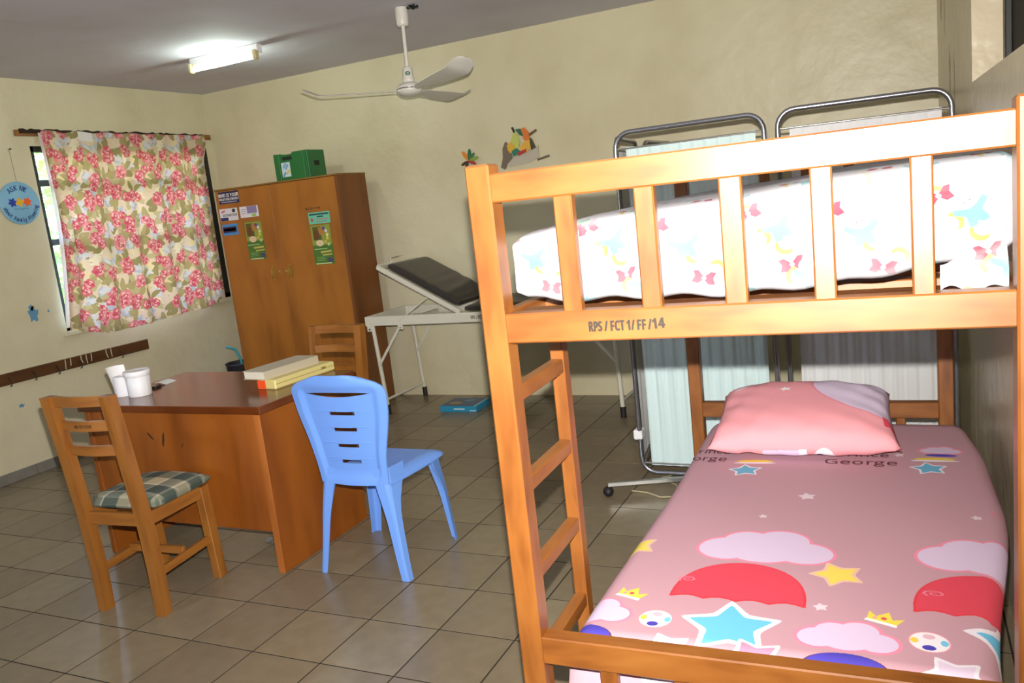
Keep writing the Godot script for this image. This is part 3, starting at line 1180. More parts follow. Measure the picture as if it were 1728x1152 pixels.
func screen() -> void:
	var t := thing("folding_screen", "chrome folding hospital screen with pale gathered cloth behind the bunk bed", "folding screen")
	var A := Vector3(.615, 0, -1.86)
	var B := Vector3(1.300, 0, -1.845)
	screen_panel(t, A, B, 1.73, M.cloth_mint)
	screen_panel(t, Vector3(1.348, 0, -1.92), Vector3(2.035, 0, -1.985), 1.735, M.cloth_grey)
	screen_panel(t, Vector3(.605, 0, -1.90), Vector3(.517, 0, -2.55), 1.713, M.cloth_grey)
	screen_panel(t, Vector3(.548, 0, -2.585), Vector3(.545, 0, -3.24), 1.713, M.cloth_mint)
	for y in [.245]:
		obj("hinge_clamp", bx(mb(), Vector3(.606, y, -1.88), Vector3(.045, .05, .065), .006), M.white_plastic, t)
		obj("hinge_clamp", bx(mb(), Vector3(1.325, y, -1.885), Vector3(.07, .05, .05), .006), M.white_plastic, t)
	# feet: a bar under each outer pole, ball castors at its ends
	for q in [[Vector3(.505, 0, -1.625), Vector3(.98, 0, -1.80)], [Vector3(1.98, 0, -1.73), Vector3(1.98, 0, -2.2)], [Vector3(.40, 0, -2.57), Vector3(.66, 0, -2.57)]]:
		var u := Vector3(0, .062, 0)
		obj("foot_bar", bar(mb(), q[0] + u, q[1] + u, .022, .02), M.steel, t)
		for e in q:
			var st := mb()
			lathe(st, [[0, -.027], [.014, -.024], [.024, -.012], [.027, 0], [.024, .012], [.014, .024], [0, .027]], e + Vector3(0, .027, 0), 16, Basis(Vector3.RIGHT, PI / 2))
			obj("castor", st, M.rubber, t)
	# cord lying under the screen
	var c := obj("cord", tube(mb(), [Vector3(.60, .006, -1.70), Vector3(.68, .006, -1.69), Vector3(.76, .006, -1.64), Vector3(.84, .006, -1.66), Vector3(.80, .006, -1.80), Vector3(.70, .006, -1.90), Vector3(.84, .006, -2.02), Vector3(1.02, .006, -1.98)], .004, 6), mat(Color("b7ad8e"), .8))
	tag(c, "thin cream cord lying on the floor under the folding screen", "cord")

func desk() -> void:
	var x0 := -1.735
	var x1 := -.605
	var z0 := -1.224
	var z1 := -.547
	var d := thing("desk", "old plywood office desk with a dark red-brown top", "desk")
	obj("desk_top", box2(mb(), Vector3(x0, .712, z0), Vector3(x1, .746, z1), .004), M.desk_top, d)
	obj("side_panel", box2(mb(), Vector3(x1 - .04, 0, z0 + .05), Vector3(x1 - .008, .712, z1 - .004), .002), M.desk_y, d)
	obj("side_panel", box2(mb(), Vector3(x0 + .04, 0, z0 + .05), Vector3(x0 + .072, .712, z1 - .004), .002), M.desk_y, d)
	obj("front_panel", box2(mb(), Vector3(x0 + .072, .185, z1 - .030), Vector3(x1 - .04, .712, z1 - .012), .001), M.desk_y, d)
	obj("edge_band", box2(mb(), Vector3(x1 - .041, 0, z1 - .0045), Vector3(x1 - .007, .711, z1 - .002), .0008), wood(Color("b0692a"), M.desk_y.albedo_texture, 1, .5), d)
	# scuffs of dark polish on the front panel
	for s in [[-1.212, .585, .012, .075, -.25], [-1.29, .60, .010, .05, .8], [-1.10, .56, .004, .03, -.6]]:
		var pts := PackedVector2Array()
		for k in 10:
			var a := TAU * k / 10
			pts.append(Vector2(cos(a) * s[2] * .5, sin(a) * s[3] * .5).rotated(s[4]))
		obj("scuff", prism(mb(), pts, .0006, Transform3D(Basis(), Vector3(s[0], s[1], z1 - .0121))), M.ink, d)
	var tm := text("stencil_lettering", "RPS / FCT 1/ FF", .010, M.ink, d, Transform3D(Basis(), Vector3(-1.36, .729, z1 - .0004)), .7)
	tm.set_meta("label", "faded stencilled lettering")

func make_chair(label: String) -> Node3D:
	# faces -z; origin between its feet
	var t := thing("wooden_chair", label, "chair", Vector3.ZERO, 0.0, "wooden chairs at the desk")
	var w := .175
	for s in [-1, 1]:
		var st := mb()
		# rear post: upright below the seat, leaning back above it
		var path := [[0.0, .150], [.20, .148], [.42, .158], [.68, .185], [.925, .215]]
		var rings := []
		for q in path:
			var x: float = s * w - s * .022
			var zz: float = q[1]
			rings.append([Vector3(x - .022, q[0], zz - .024), Vector3(x + .022, q[0], zz - .024), Vector3(x + .022, q[0], zz + .022), Vector3(x - .022, q[0], zz + .022)])
		st.set_smooth_group(-1)
		for i in rings.size() - 1:
			var c := Vector3.ZERO
			for k in 4:
				c += (rings[i][k] + rings[i + 1][k]) / 8.0
			for k in 4:
				tri(st, rings[i][k], rings[i][(k + 1) % 4], rings[i + 1][(k + 1) % 4], c)
				tri(st, rings[i][k], rings[i + 1][(k + 1) % 4], rings[i + 1][k], c)
		for e in [[0, Vector3(0, .5, .15)], [4, Vector3(0, .5, .15)]]:
			tri(st, rings[e[0]][0], rings[e[0]][1], rings[e[0]][2], e[1])
			tri(st, rings[e[0]][0], rings[e[0]][2], rings[e[0]][3], e[1])
		obj("rear_leg", st, M.chair_y, t)
		var fl := mb()
		bar(fl, Vector3(s * (w - .022), 0, -.188), Vector3(s * (w - .022), .425, -.165), .042, .046, Vector3.BACK, .003)
		obj("front_leg", fl, M.chair_y, t)
		obj("seat_rail", box2(mb(), Vector3(s * (w - .022) - .011, .375, -.145), Vector3(s * (w - .022) + .011, .428, .135), .002), M.chair_z, t)
		obj("stretcher", bar(mb(), Vector3(s * (w - .022), .185, -.165), Vector3(s * (w - .022), .172, .130), .018, .034, Vector3.UP), M.chair_z, t)
	obj("seat_rail", box2(mb(), Vector3(-w + .04, .375, -.182), Vector3(w - .04, .428, -.160), .002), M.chair_x, t)
	obj("seat_rail", box2(mb(), Vector3(-w + .04, .377, .140), Vector3(w - .04, .430, .162), .002), M.chair_x, t)
	obj("stretcher", box2(mb(), Vector3(-w + .03, .182, -.03), Vector3(w - .03, .214, -.012), .002), M.chair_x, t)
	for q in [[.884, .925, .210], [.783, .823, .196], [.680, .720, .184]]:
		# back rails, curved towards the rear in the middle
		var rings := []
		for k in 13:
			var u := k / 12.0
			var x := lerpf(-w + .006, w - .006, u)
			if q[0] < .88:
				x = lerpf(-w + .040, w - .040, u)
			var z: float = q[2] + .022 * sin(u * PI) - .012
			rings.append([Vector3(x, q[0], z - .009), Vector3(x, q[1], z - .008), Vector3(x, q[1], z + .009), Vector3(x, q[0], z + .009)])
		var st := mb()
		st.set_smooth_group(-1)
		for i in 12:
			var c := Vector3.ZERO
			for k in 4:
				c += (rings[i][k] + rings[i + 1][k]) / 8.0
			for k in 4:
				tri(st, rings[i][k], rings[i][(k + 1) % 4], rings[i + 1][(k + 1) % 4], c)
				tri(st, rings[i][k], rings[i + 1][(k + 1) % 4], rings[i + 1][k], c)
		for e in [0, 12]:
			tri(st, rings[e][0], rings[e][1], rings[e][2], rings[6][0])
			tri(st, rings[e][0], rings[e][2], rings[e][3], rings[6][0])
		obj("back_rail", st, M.chair_x, t)
	text("stencil_lettering", "RPS / FCT 1/ FF /01", .012, M.ink, t, Transform3D(Basis(Vector3.RIGHT, -.12), Vector3(.0, .803, .2165)), .6)
	# padded seat
	var rings := []
	for i in 15:
		var t2 := i / 14.0
		var z := lerpf(.140, -.212, t2)
		var e: float = pow(max(0.0, 1.0 - pow(absf(t2 * 2.0 - 1.0), 6.0)), .5)
		var hw: float = lerpf(.126, .182, smoothstep(0.0, .18, t2)) * (.96 + .04 * e)
		var ring := []
		for k in 20:
			var a := TAU * k / 20
			var x: float = signf(cos(a)) * pow(absf(cos(a)), .35) * hw
			var y: float = .450 + signf(sin(a)) * pow(absf(sin(a)), .6) * (.022 * e + .004) + (.014 * e * (1.0 - pow(x / .19, 2.0)) if sin(a) > 0 else 0.0)
			ring.append(Vector3(x, y, z))
		rings.append(ring)
	obj("seat", loft(mb(), rings), M.plaid, t)
	return t

func chairs() -> void:
	var a := make_chair("wooden chair with a plaid seat and curved back rails in front of the desk")
	a.position = Vector3(-1.045, 0, -.268)
	a.rotation.y = .073
	var b: Node3D = a.duplicate()
	b.name = numbered("wooden_chair")
	add_child(b, true)
	b.position = Vector3(-.905, 0, -1.30)
	b.rotation.y = PI - .03
	b.set_meta("label", "wooden chair on the far side of the desk, before the wardrobe doors")
	b.position = Vector3(-.905, 0, -1.30)

	# plastic chair, facing -z
	var t := thing("plastic_chair", "sky-blue moulded plastic chair with a slotted back beside the desk", "chair", Vector3(-.233, 0, -.82), 0.0)
	# seat
	var G := []
	for i in 27:
		var row := []
		var u := i / 26.0
		for j in 25:
			var v := j / 24.0
			var hw := lerpf(.172, .212, v)
			# rounded front corners
			if v > .86:
				hw -= .03 * pow((v - .86) / .14, 2.0)
			var x := lerpf(-hw, hw, u)
			var z := lerpf(.185, -.225, v)
			var edge: float = pow(absf(u * 2.0 - 1.0), 8.0)
			var y := .440 - .018 * sin(u * PI) * (1.0 - .5 * v) - .038 * edge * (1.0 - .7 * pow(v, 5.0)) - .022 * pow(v, 10.0)
			if i > 3 and i < 23 and j > 3 and j < 22:
				y -= .0035 * (i % 2)
			row.append(Vector3(x, y, z))
		G.append(row)
	obj("seat", shell(mb(), G, func(_i, _j): return true, func(_i, _j): return Vector3(0, -.006, 0)), M.blue, t)
	obj("seat_apron", box2(mb(), Vector3(-.165, .395, -.19), Vector3(.165, .428, .17), .008), M.blue, t)
	# back: rows of the grid follow the slots
	var rows := []
	var slot_rows := {}
	var tt := [.0, .06, .09, .145]
	for k in 4:
		var c := .215 + k * .146
		tt.append_array([c - .030, c - .018, c - .0165, c + .0165, c + .018, c + .030])
		slot_rows[tt.size() - 4] = true
		tt.append(c + .074)
	var below := tt.size() - 1
	G = []
	var NC := 32
	for j in NC + 1:
		var s := lerpf(-1.0, 1.0, j / float(NC))
		var col := []
		var lo := .835 - .035 * (1.0 - pow(s / .70, 2.0)) if absf(s) < .70 else .835
		var hi := .835 + .008 * (1.0 - pow(s / .70, 2.0)) if absf(s) < .70 else .835
		var ts := []
		for q in tt:
			ts.append(q if q < .70 else lerpf(.70, lo, (q - .70) / (tt[-1] - .70)))
		ts.append(lo)
		ts.append(hi)
		for q in [.87, .90, .93, .96, .985, 1.0]:
			ts.append(lerpf(hi, 1.0, (q - .835) / .165))
		for q in ts:
			# half width of the back at that height, drawn in at the top corners
			var hw := lerpf(.166, .172, smoothstep(0.0, .12, q)) + .060 * smoothstep(.10, .85, q)
			if q > .84:
				hw *= sqrt(max(.30, 1.0 - pow((q - .84) / .175, 3.0)))
			var x := s * hw
			var y: float = .405 + .470 * q - .016 * pow(s, 4.0) * q + (.010 * (1.0 - s * s) * (1.0 - q) * -1.0)
			var lean: float = .188 + .012 * smoothstep(0.0, .3, q) + .050 * q * q
			var z: float = lean - .034 * s * s * (.25 + .75 * q)
			# raised frame round the panel, and a rib above and below each slot
			var rim := smoothstep(.74, .80, absf(s)) + smoothstep(.86, .89, q) + (1.0 - smoothstep(.05, .09, q))
			z += .013 * clampf(rim, 0.0, 1.0)
			col.append(Vector3(x, y, z))
		G.append(col)
	var hole := tt.size()
	var keep := func(j: int, i: int) -> bool:
		var s := lerpf(-1.0, 1.0, (j + .5) / float(NC))
		if i == hole:
			return absf(s) > .70
		if slot_rows.has(i):
			return absf(s - .02) > .30
		return true
	obj("back", shell(mb(), G, keep, func(_j, _i): return Vector3(0, 0, -.007)), M.blue, t)
	for k in 4:
		var c := .215 + k * .146
		for sg in [-1, 1]:
			var y := .405 + .470 * (c + .02)
			var zz := .188 + .012 * smoothstep(0.0, .3, c) + .050 * c * c
			obj("rib", tube(mb(), [Vector3(sg * .048, y, zz + .001), Vector3(sg * .10, y - .002, zz - .004), Vector3(sg * .145, y - .004, zz - .014)], .0032, 6), M.blue, t)
	# legs: flat tapering channels that run up into the back and the seat
	for q in [[-1, 1, .226, .225, .172, .190], [1, 1, .224, .220, .172, .190], [-1, -1, .245, -.222, .200, -.186], [1, -1, .215, -.222, .200, -.186]]:
		var rings := []
		var sx: float = q[0]
		var sz: float = q[1]
		for k in 11:
			var u := k / 10.0
			var y := lerpf(0.0, .404 if sz < 0 else .468, u)
			# outer corner of the channel
			var cx: float = sx * lerpf(q[2], q[4], pow(u, .85))
			var cz: float = lerpf(q[3], q[5], u)
			var flare := smoothstep(.45, 1.0, u)
			var wd := lerpf(.036, .062, u) + .020 * flare
			var dp := lerpf(.030, .040, u) + (.075 if sz > 0 else .045) * flare * flare
			var ring := []
			for p in [[0, 1], [.12, .2], [.2, .08], [.4, 0], [1, 0], [1, .12], [.45, .13], [.3, .2], [.22, .35], [.12, 1]]:
				# p: along the face across x, along the side across z, both from the outer corner inwards
				ring.append(Vector3(cx - sx * p[0] * wd, y, cz - sz * p[1] * dp))
			rings.append(ring)
		obj("leg", loft(mb(), rings, true, [], -1), M.blue, t)

func sticker(label: String, at: Vector3, w: float, h: float, c: Color, name_ := "sticker", group := "") -> Node3D:
	var t := thing(name_, label, name_, at, 0.0, group)
	obj("paper", bx(mb(), Vector3(0, 0, .0008), Vector3(w, h, .0012), .0002), mat(c, .5), t)
	return t

func strip(t: Node3D, called: String, x: float, y: float, w: float, h: float, c: Color, rot := 0.0, z := .0018) -> void:
	obj(called, bx(mb(), Vector3(x, y, z), Vector3(w, h, .0005), .0001, Basis(Vector3(0, 0, 1), rot)), mat(c, .5), t)

func wardrobe() -> void:
	var x0 := -3.095
	var x1 := -1.90
	var zf := -3.06
	var zb := -3.43
	var H := 1.795
	var t := thing("wardrobe", "tall two-door plywood wardrobe covered in stickers, standing in the corner", "wardrobe")
	obj("carcass", box2(mb(), Vector3(x0, 0, zb), Vector3(x1, H, zf - .02), .002), M.ply_side, t)
	obj("top_board", box2(mb(), Vector3(x0 - .005, H - .005, zb), Vector3(x1 + .004, H + .008, zf + .002), .002), wood(Color("8d6a2e"), M.ply_x.albedo_texture, 0, .6), t)
	obj("edge_strip", box2(mb(), Vector3(x1 - .022, 0, zf - .021), Vector3(x1 + .001, H - .006, zf - .002), .001), M.ply_side, t)
	var seam := -2.535
	for s in [0, 1]:
		var a: float = x0 + .004 if s == 0 else seam + .002
		var c: float = seam - .002 if s == 0 else x1 - .024
		var door := obj("door", box2(mb(), Vector3(a, .06, zf - .019), Vector3(c, H - .008, zf), .002), M.ply_y, t)
		var kx: float = -2.625 if s == 0 else -2.455
		# brass pull with a back plate, and a key escutcheon
		var pl := PackedVector2Array()
		for k in 20:
			var an := TAU * k / 20
			pl.append(Vector2(cos(an) * .016 * (1.0 + .35 * cos(an * 4.0)), sin(an) * .06))
		obj("handle", prism(mb(), pl, .003, Transform3D(Basis(), Vector3(kx, 1.113, zf))), M.brass, door)
		obj("handle", tube(mb(), [Vector3(kx, 1.15, zf), Vector3(kx, 1.145, zf + .022), Vector3(kx, 1.08, zf + .022), Vector3(kx, 1.075, zf)], .005, 8), M.brass, door)
		var ex: float = -2.57 if s == 0 else -2.50
		obj("escutcheon", lathe(mb(), [[0, .004], [.009, .003], [.012, 0]], Vector3(ex, 1.118, zf), 12, Basis(Vector3.RIGHT, PI / 2)), M.brass, door)
	text("stencil_lettering", "RPS / FCT 1/ FF /04", .016, M.ink, t, Transform3D(Basis(), Vector3(-2.155, 1.570, zf + .0003)), .72)
	obj("plinth", box2(mb(), Vector3(x0 + .004, 0, zf - .03), Vector3(x1 - .004, .058, zf - .012), .001), M.ply_side, t)

	# stickers
	var z := zf + .0004
	var white := mat(Color("f1f1f4"), .5)
	var s1 := sticker("navy sticker with white capitals, topmost on the wardrobe door", Vector3(-2.957, 1.732, z), .208, .094, Color("1d2450"))
	text("lettering", "WHO IS YOUR", .028, white, s1, Transform3D(Basis(), Vector3(0, .018, .0018)), .82)
	text("lettering", "CHILD'S ROLE MODEL?", .018, white, s1, Transform3D(Basis(), Vector3(0, -.012, .0018)), .78)
	strip(s1, "print_line", 0, -.034, .16, .007, Color("aab2d4"))
	var s2 := sticker("white sticker with a navy corner and a black tree print", Vector3(-2.982, 1.600, z), .186, .096, Color("dfdfe8"))
	text("lettering", "DISTRIBUTION", .018, mat(Color("3a3a48"), .5), s2, Transform3D(Basis(), Vector3(.01, -.005, .0018)), .85)
	strip(s2, "print_block", -.05, -.034, .08, .026, Color("23306e"))
	strip(s2, "print_line", -.055, .026, .04, .012, Color("d24a6a"), .3)
	var tree := PackedVector2Array()
	for k in 16:
		var an := TAU * k / 16
		tree.append(Vector2(cos(an), sin(an) * .8) * .018 * (1.0 + .2 * sin(k * 2.9)))
	obj("tree_print", prism(mb(), tree, .0006, Transform3D(Basis(), Vector3(.055, .028, .0014))), mat(Color("2a2c3c"), .5), s2)
	var s3 := sticker("white and lilac sticker with a lime patch", Vector3(-2.772, 1.604, z), .186, .086, Color("e4e2ea"))
	strip(s3, "print_block", .03, .014, .10, .056, Color("8d80b0"))
	strip(s3, "print_block", .045, -.028, .045, .022, Color("9fc46a"))
	for k in 3:
		strip(s3, "print_line", -.055, .02 - k * .016, .045, .005, Color("a795bb"))
	var s4 := sticker("bright blue sticker with a dark maroon panel", Vector3(-2.993, 1.482, z), .160, .086, Color("3f8fd6"))
	strip(s4, "print_block", -.004, .0, .14, .046, Color("2a1a3e"))
	strip(s4, "print_line", -.004, 0, .12, .020, Color("8a1f3e"))
	var s5 := sticker("small teal sticker above the poster on the wardrobe door", Vector3(-2.107, 1.497, z), .198, .086, Color("6cc4ac"))
	strip(s5, "print_line", 0, .028, .18, .012, Color("2f4a44"))
	strip(s5, "print_line", .01, .010, .06, .010, Color("2f4a44"))
	strip(s5, "print_line", .025, -.010, .11, .009, Color("b58a86"))
	strip(s5, "print_line", -.07, -.012, .02, .024, Color("c0504e"))
	strip(s5, "print_line", .02, -.028, .10, .007, Color("7f8f86"))
	for k in 2:
		var at: Vector3 = Vector3(-2.755, 1.377, z) if k == 0 else Vector3(-2.113, 1.297, z)
		var w := .172 if k == 0 else .186
		var p := sticker(["green nutrition poster beside the small stickers on the wardrobe door", "green nutrition poster under the teal sticker on the wardrobe door"][k], at, w, .298, Color("4a7430"), "poster", "green posters on the wardrobe")
		strip(p, "print_block", 0, .072, w - .004, .150, Color("8f9a40"))
		strip(p, "print_block", -.035, .085, .075, .10, Color("5c5a2a"), 0, .0021)
		strip(p, "print_block", .010, .105, .055, .055, Color("b07a38"), .2, .0023)
		obj("print_oval", prism(mb(), oval(.026, .034), .0005, Transform3D(Basis(), Vector3(-.045, .075, .0025))), mat(Color("6b3f24"), .5), p)
		obj("print_oval", prism(mb(), oval(.036, .024), .0005, Transform3D(Basis(), Vector3(-.02, .012, .0027))), mat(Color("e0c9a4"), .5), p)
		for q in [[.03, .12, "3a4fa0"], [.05, .10, "d8d8e0"], [.058, .07, "e2dc9c"], [.055, .045, "d8c84a"], [.035, .02, "c9b84a"], [.06, .0, "b8cf8a"]]:
			obj("print_oval", prism(mb(), oval(.012, .013), .0005, Transform3D(Basis(), Vector3(q[0], q[1], .0025))), mat(Color(q[2]), .5), p)
		strip(p, "print_line", .025, -.055, .10, .014, Color("c6b65c"), .05)
		strip(p, "print_line", .035, -.078, .09, .010, Color("c6b65c"), .05)
		strip(p, "print_line", -.02, -.032, .12, .006, Color("a8cf8a"))
		for q in 3:
			strip(p, "print_line", -.03, -.095 - q * .012, .08, .004, Color("7fae62"))
		strip(p, "print_block", .055, -.118, .045, .034, Color("4d4668"))
		strip(p, "print_line", -.01, -.142, w - .04, .008, Color("c9d8a0"))

	# crate on top
	var c := thing("plastic_crate", "green plastic bottle crate standing on top of the wardrobe", "crate", Vector3(-2.335, H + .008, -3.215), -.04)
	var st := mb()
	# walls with a lowered grip in the long side
	for sg in [-1, 1]:
		var zz: float = sg * .098
		var poly := PackedVector2Array([Vector2(-.16, 0), Vector2(.16, 0), Vector2(.16, .205), Vector2(.03, .205), Vector2(.018, .191), Vector2(-.075, .191), Vector2(-.088, .200), Vector2(-.16, .200)])
		prism(st, poly, .012, Transform3D(Basis(), Vector3(0, 0, zz - .006)))
		box2(st, Vector3(sg * .16 - .006, 0, -.098), Vector3(sg * .16 + .006, .205, .098), .003)
	box2(st, Vector3(-.155, 0, -.095), Vector3(.155, .01, .095), .002)
	for k in 3:
		box2(st, Vector3(-.155, .01, -.05 + k * .05 - .003), Vector3(.155, .188, -.05 + k * .05 + .003), .001)
	for k in [-1, 1]:
		box2(st, Vector3(.12 * k - .012, .0, .100), Vector3(.12 * k + .012, .198, .108), .003)
	obj("crate_body", st, M.green, c)
	obj("grip", box2(mb(), Vector3(-.075, .150, .1035), Vector3(.018, .176, .1055), .001), mat(Color("0c2413"), .6), c)
	obj("side_grip", box2(mb(), Vector3(.1655, .09, -.03), Vector3(.1668, .125, .03), .0005), mat(Color("0c2413"), .6), c)
	var lb := obj("paper_label", bx(mb(), Vector3(-.052, .08, .1047), Vector3(.085, .108, .001), .0003), mat(Color("c9dbe2"), .5), c)
	for q in [[-.01, .03, "6aa6d2", .9], [-.02, -.035, "5f9bd0", .9], [.016, -.02, "d9c65a", .7], [.01, .02, "7d9fc2", .9]]:
		obj("print_stroke", bx(mb(), Vector3(-.052 + q[0], .08 + q[1], .1055), Vector3(.045, .016, .0005), .0001, Basis(Vector3(0, 0, 1), q[3])), mat(Color(q[2]), .5), lb)

func oval(rx: float, ry: float) -> PackedVector2Array:
	var p := PackedVector2Array()
	for k in 18:
		p.append(Vector2(cos(TAU * k / 18) * rx, sin(TAU * k / 18) * ry))
	return p

func couch() -> void:
	var x0 := -1.760
	var x1 := .200
	var zf := -2.975
	var zb := -3.510
	var t := thing("examination_couch", "white steel examination couch with a raised black padded backrest", "examination couch")
	var W: Material = M.white_metal
	for z in [zf, zb]:
		obj("long_rail", box2(mb(), Vector3(x0, .672, z - .0125), Vector3(x1, .742, z + .0125), .004), W, t)
	for x in [x0 + .0125, x1 - .0125]:
		obj("end_rail", box2(mb(), Vector3(x - .0125, .672, zb), Vector3(x + .0125, .742, zf), .004), W, t)
	for x in [-1.45, -.93, -.4]:
		obj("cross_rail", box2(mb(), Vector3(x - .015, .675, zb), Vector3(x + .015, .705, zf), .003), W, t)
	for z in [zf, zb]:
		for s in [0, 1]:
			var xt: float = x0 + .055 if s == 0 else x1 - .055
			var xb: float = x0 + .095 if s == 0 else x1 - .035
			var dir: float = 1.0 if s == 0 else -1.0
			var top := Vector3(xt, .70, z)
			var foot := Vector3(xb, .0, z)
			obj("leg", tube(mb(), [top, foot + Vector3(0, .055, 0)], .0155, 10), W, t)
			obj("rubber_foot", tube(mb(), [foot + Vector3(0, .075, 0), foot], .019, 10), M.rubber, t)
			obj("brace", bar(mb(), top.lerp(foot, .47) + Vector3(0, 0, .012), Vector3(xt + dir * .245, .665, z + .012), .006, .02), W, t)
			for q in [top + Vector3(-.018, -.045, .02), Vector3(xt + dir * .245, .662, z + .014)]:
				obj("bracket", box2(mb(), q + Vector3(-.022, -.022, -.012), q + Vector3(.022, .025, -.004), .003), W, t)
				obj("bolt", lathe(mb(), [[0, .006], [.006, .004], [.007, 0]], q + Vector3(0, -.006, -.004), 10, Basis(Vector3.RIGHT, PI / 2)), M.black, t)
	for s in [0, 1]:
		var xb: float = x0 + .09 if s == 0 else x1 - .038
		obj("leg_tie", tube(mb(), [Vector3(xb, .11, zf), Vector3(xb, .11, zb)], .011, 8), W, t)
	# raised backrest: hinge near x = -0.96
	var hin := Vector3(-.955, .745, 0)
	var tip := Vector3(-1.590, 1.100, 0)
	var d := (tip - hin).normalized()
	var n := Vector3(d.y, -d.x, 0)
	if n.y < 0:
		n = -n
	for z in [zf, zb]:
		obj("backrest_rail", bar(mb(), hin + Vector3(0, 0, z), tip + Vector3(0, 0, z), .024, .034, n, .003), W, t)
		obj("prop_strut", bar(mb(), Vector3(-1.47, .70, z + .004), hin.lerp(tip, .38) + Vector3(0, -.015, z + .004), .010, .022, Vector3(0, 0, 1)), W, t)
	obj("backrest_rail", bar(mb(), tip + Vector3(0, 0, zf), tip + Vector3(0, 0, zb), .024, .034, n, .003), W, t)
	obj("handle", tube(mb(), [tip + Vector3(.01, .0, -3.15), tip + Vector3(-.0, .05, -3.15), tip + Vector3(-.0, .05, -3.34), tip + Vector3(.01, 0, -3.34)], .006, 8), W, t)
	# padding
	var rings := []
	for i in 25:
		var u := i / 24.0
		var e: float = pow(max(0.0, 1.0 - pow(absf(u * 2 - 1), 14.0)), .5)
		var c := hin.lerp(tip, lerpf(.05, .90, u)) + n * .046
		var ring := []
		for k in 20:
			var a := TAU * k / 20
			var y: float = signf(sin(a)) * pow(absf(sin(a)), .4) * .028 * (.5 + .5 * e) + (.0035 * sin(u * 34.0 + cos(a) * 4.0) if sin(a) > .2 and u < .55 else 0.0)
			var z: float = (zf + zb) / 2 + signf(cos(a)) * pow(absf(cos(a)), .2) * .262
			ring.append(c + n * y + Vector3(0, 0, z))
		rings.append(ring)
	obj("backrest_pad", loft(mb(), rings), M.vinyl, t)
	rings = []
	for i in 25:
		var u := i / 24.0
		var e: float = pow(max(0.0, 1.0 - pow(absf(u * 2 - 1), 18.0)), .5)
		var ring := []
		for k in 20:
			var a := TAU * k / 20
			ring.append(Vector3(lerpf(-.92, x1 - .01, u), .770 + signf(sin(a)) * pow(absf(sin(a)), .4) * .027 * (.5 + .5 * e), (zf + zb) / 2 + signf(cos(a)) * pow(absf(cos(a)), .2) * .262))
		rings.append(ring)
	obj("seat_pad", loft(mb(), rings), M.vinyl, t)
	text("stencil_lettering", "RPS / FCT 1/ FF", .024, M.ink, t, Transform3D(Basis(), Vector3(-.80, .707, zf + .0130)), .62)

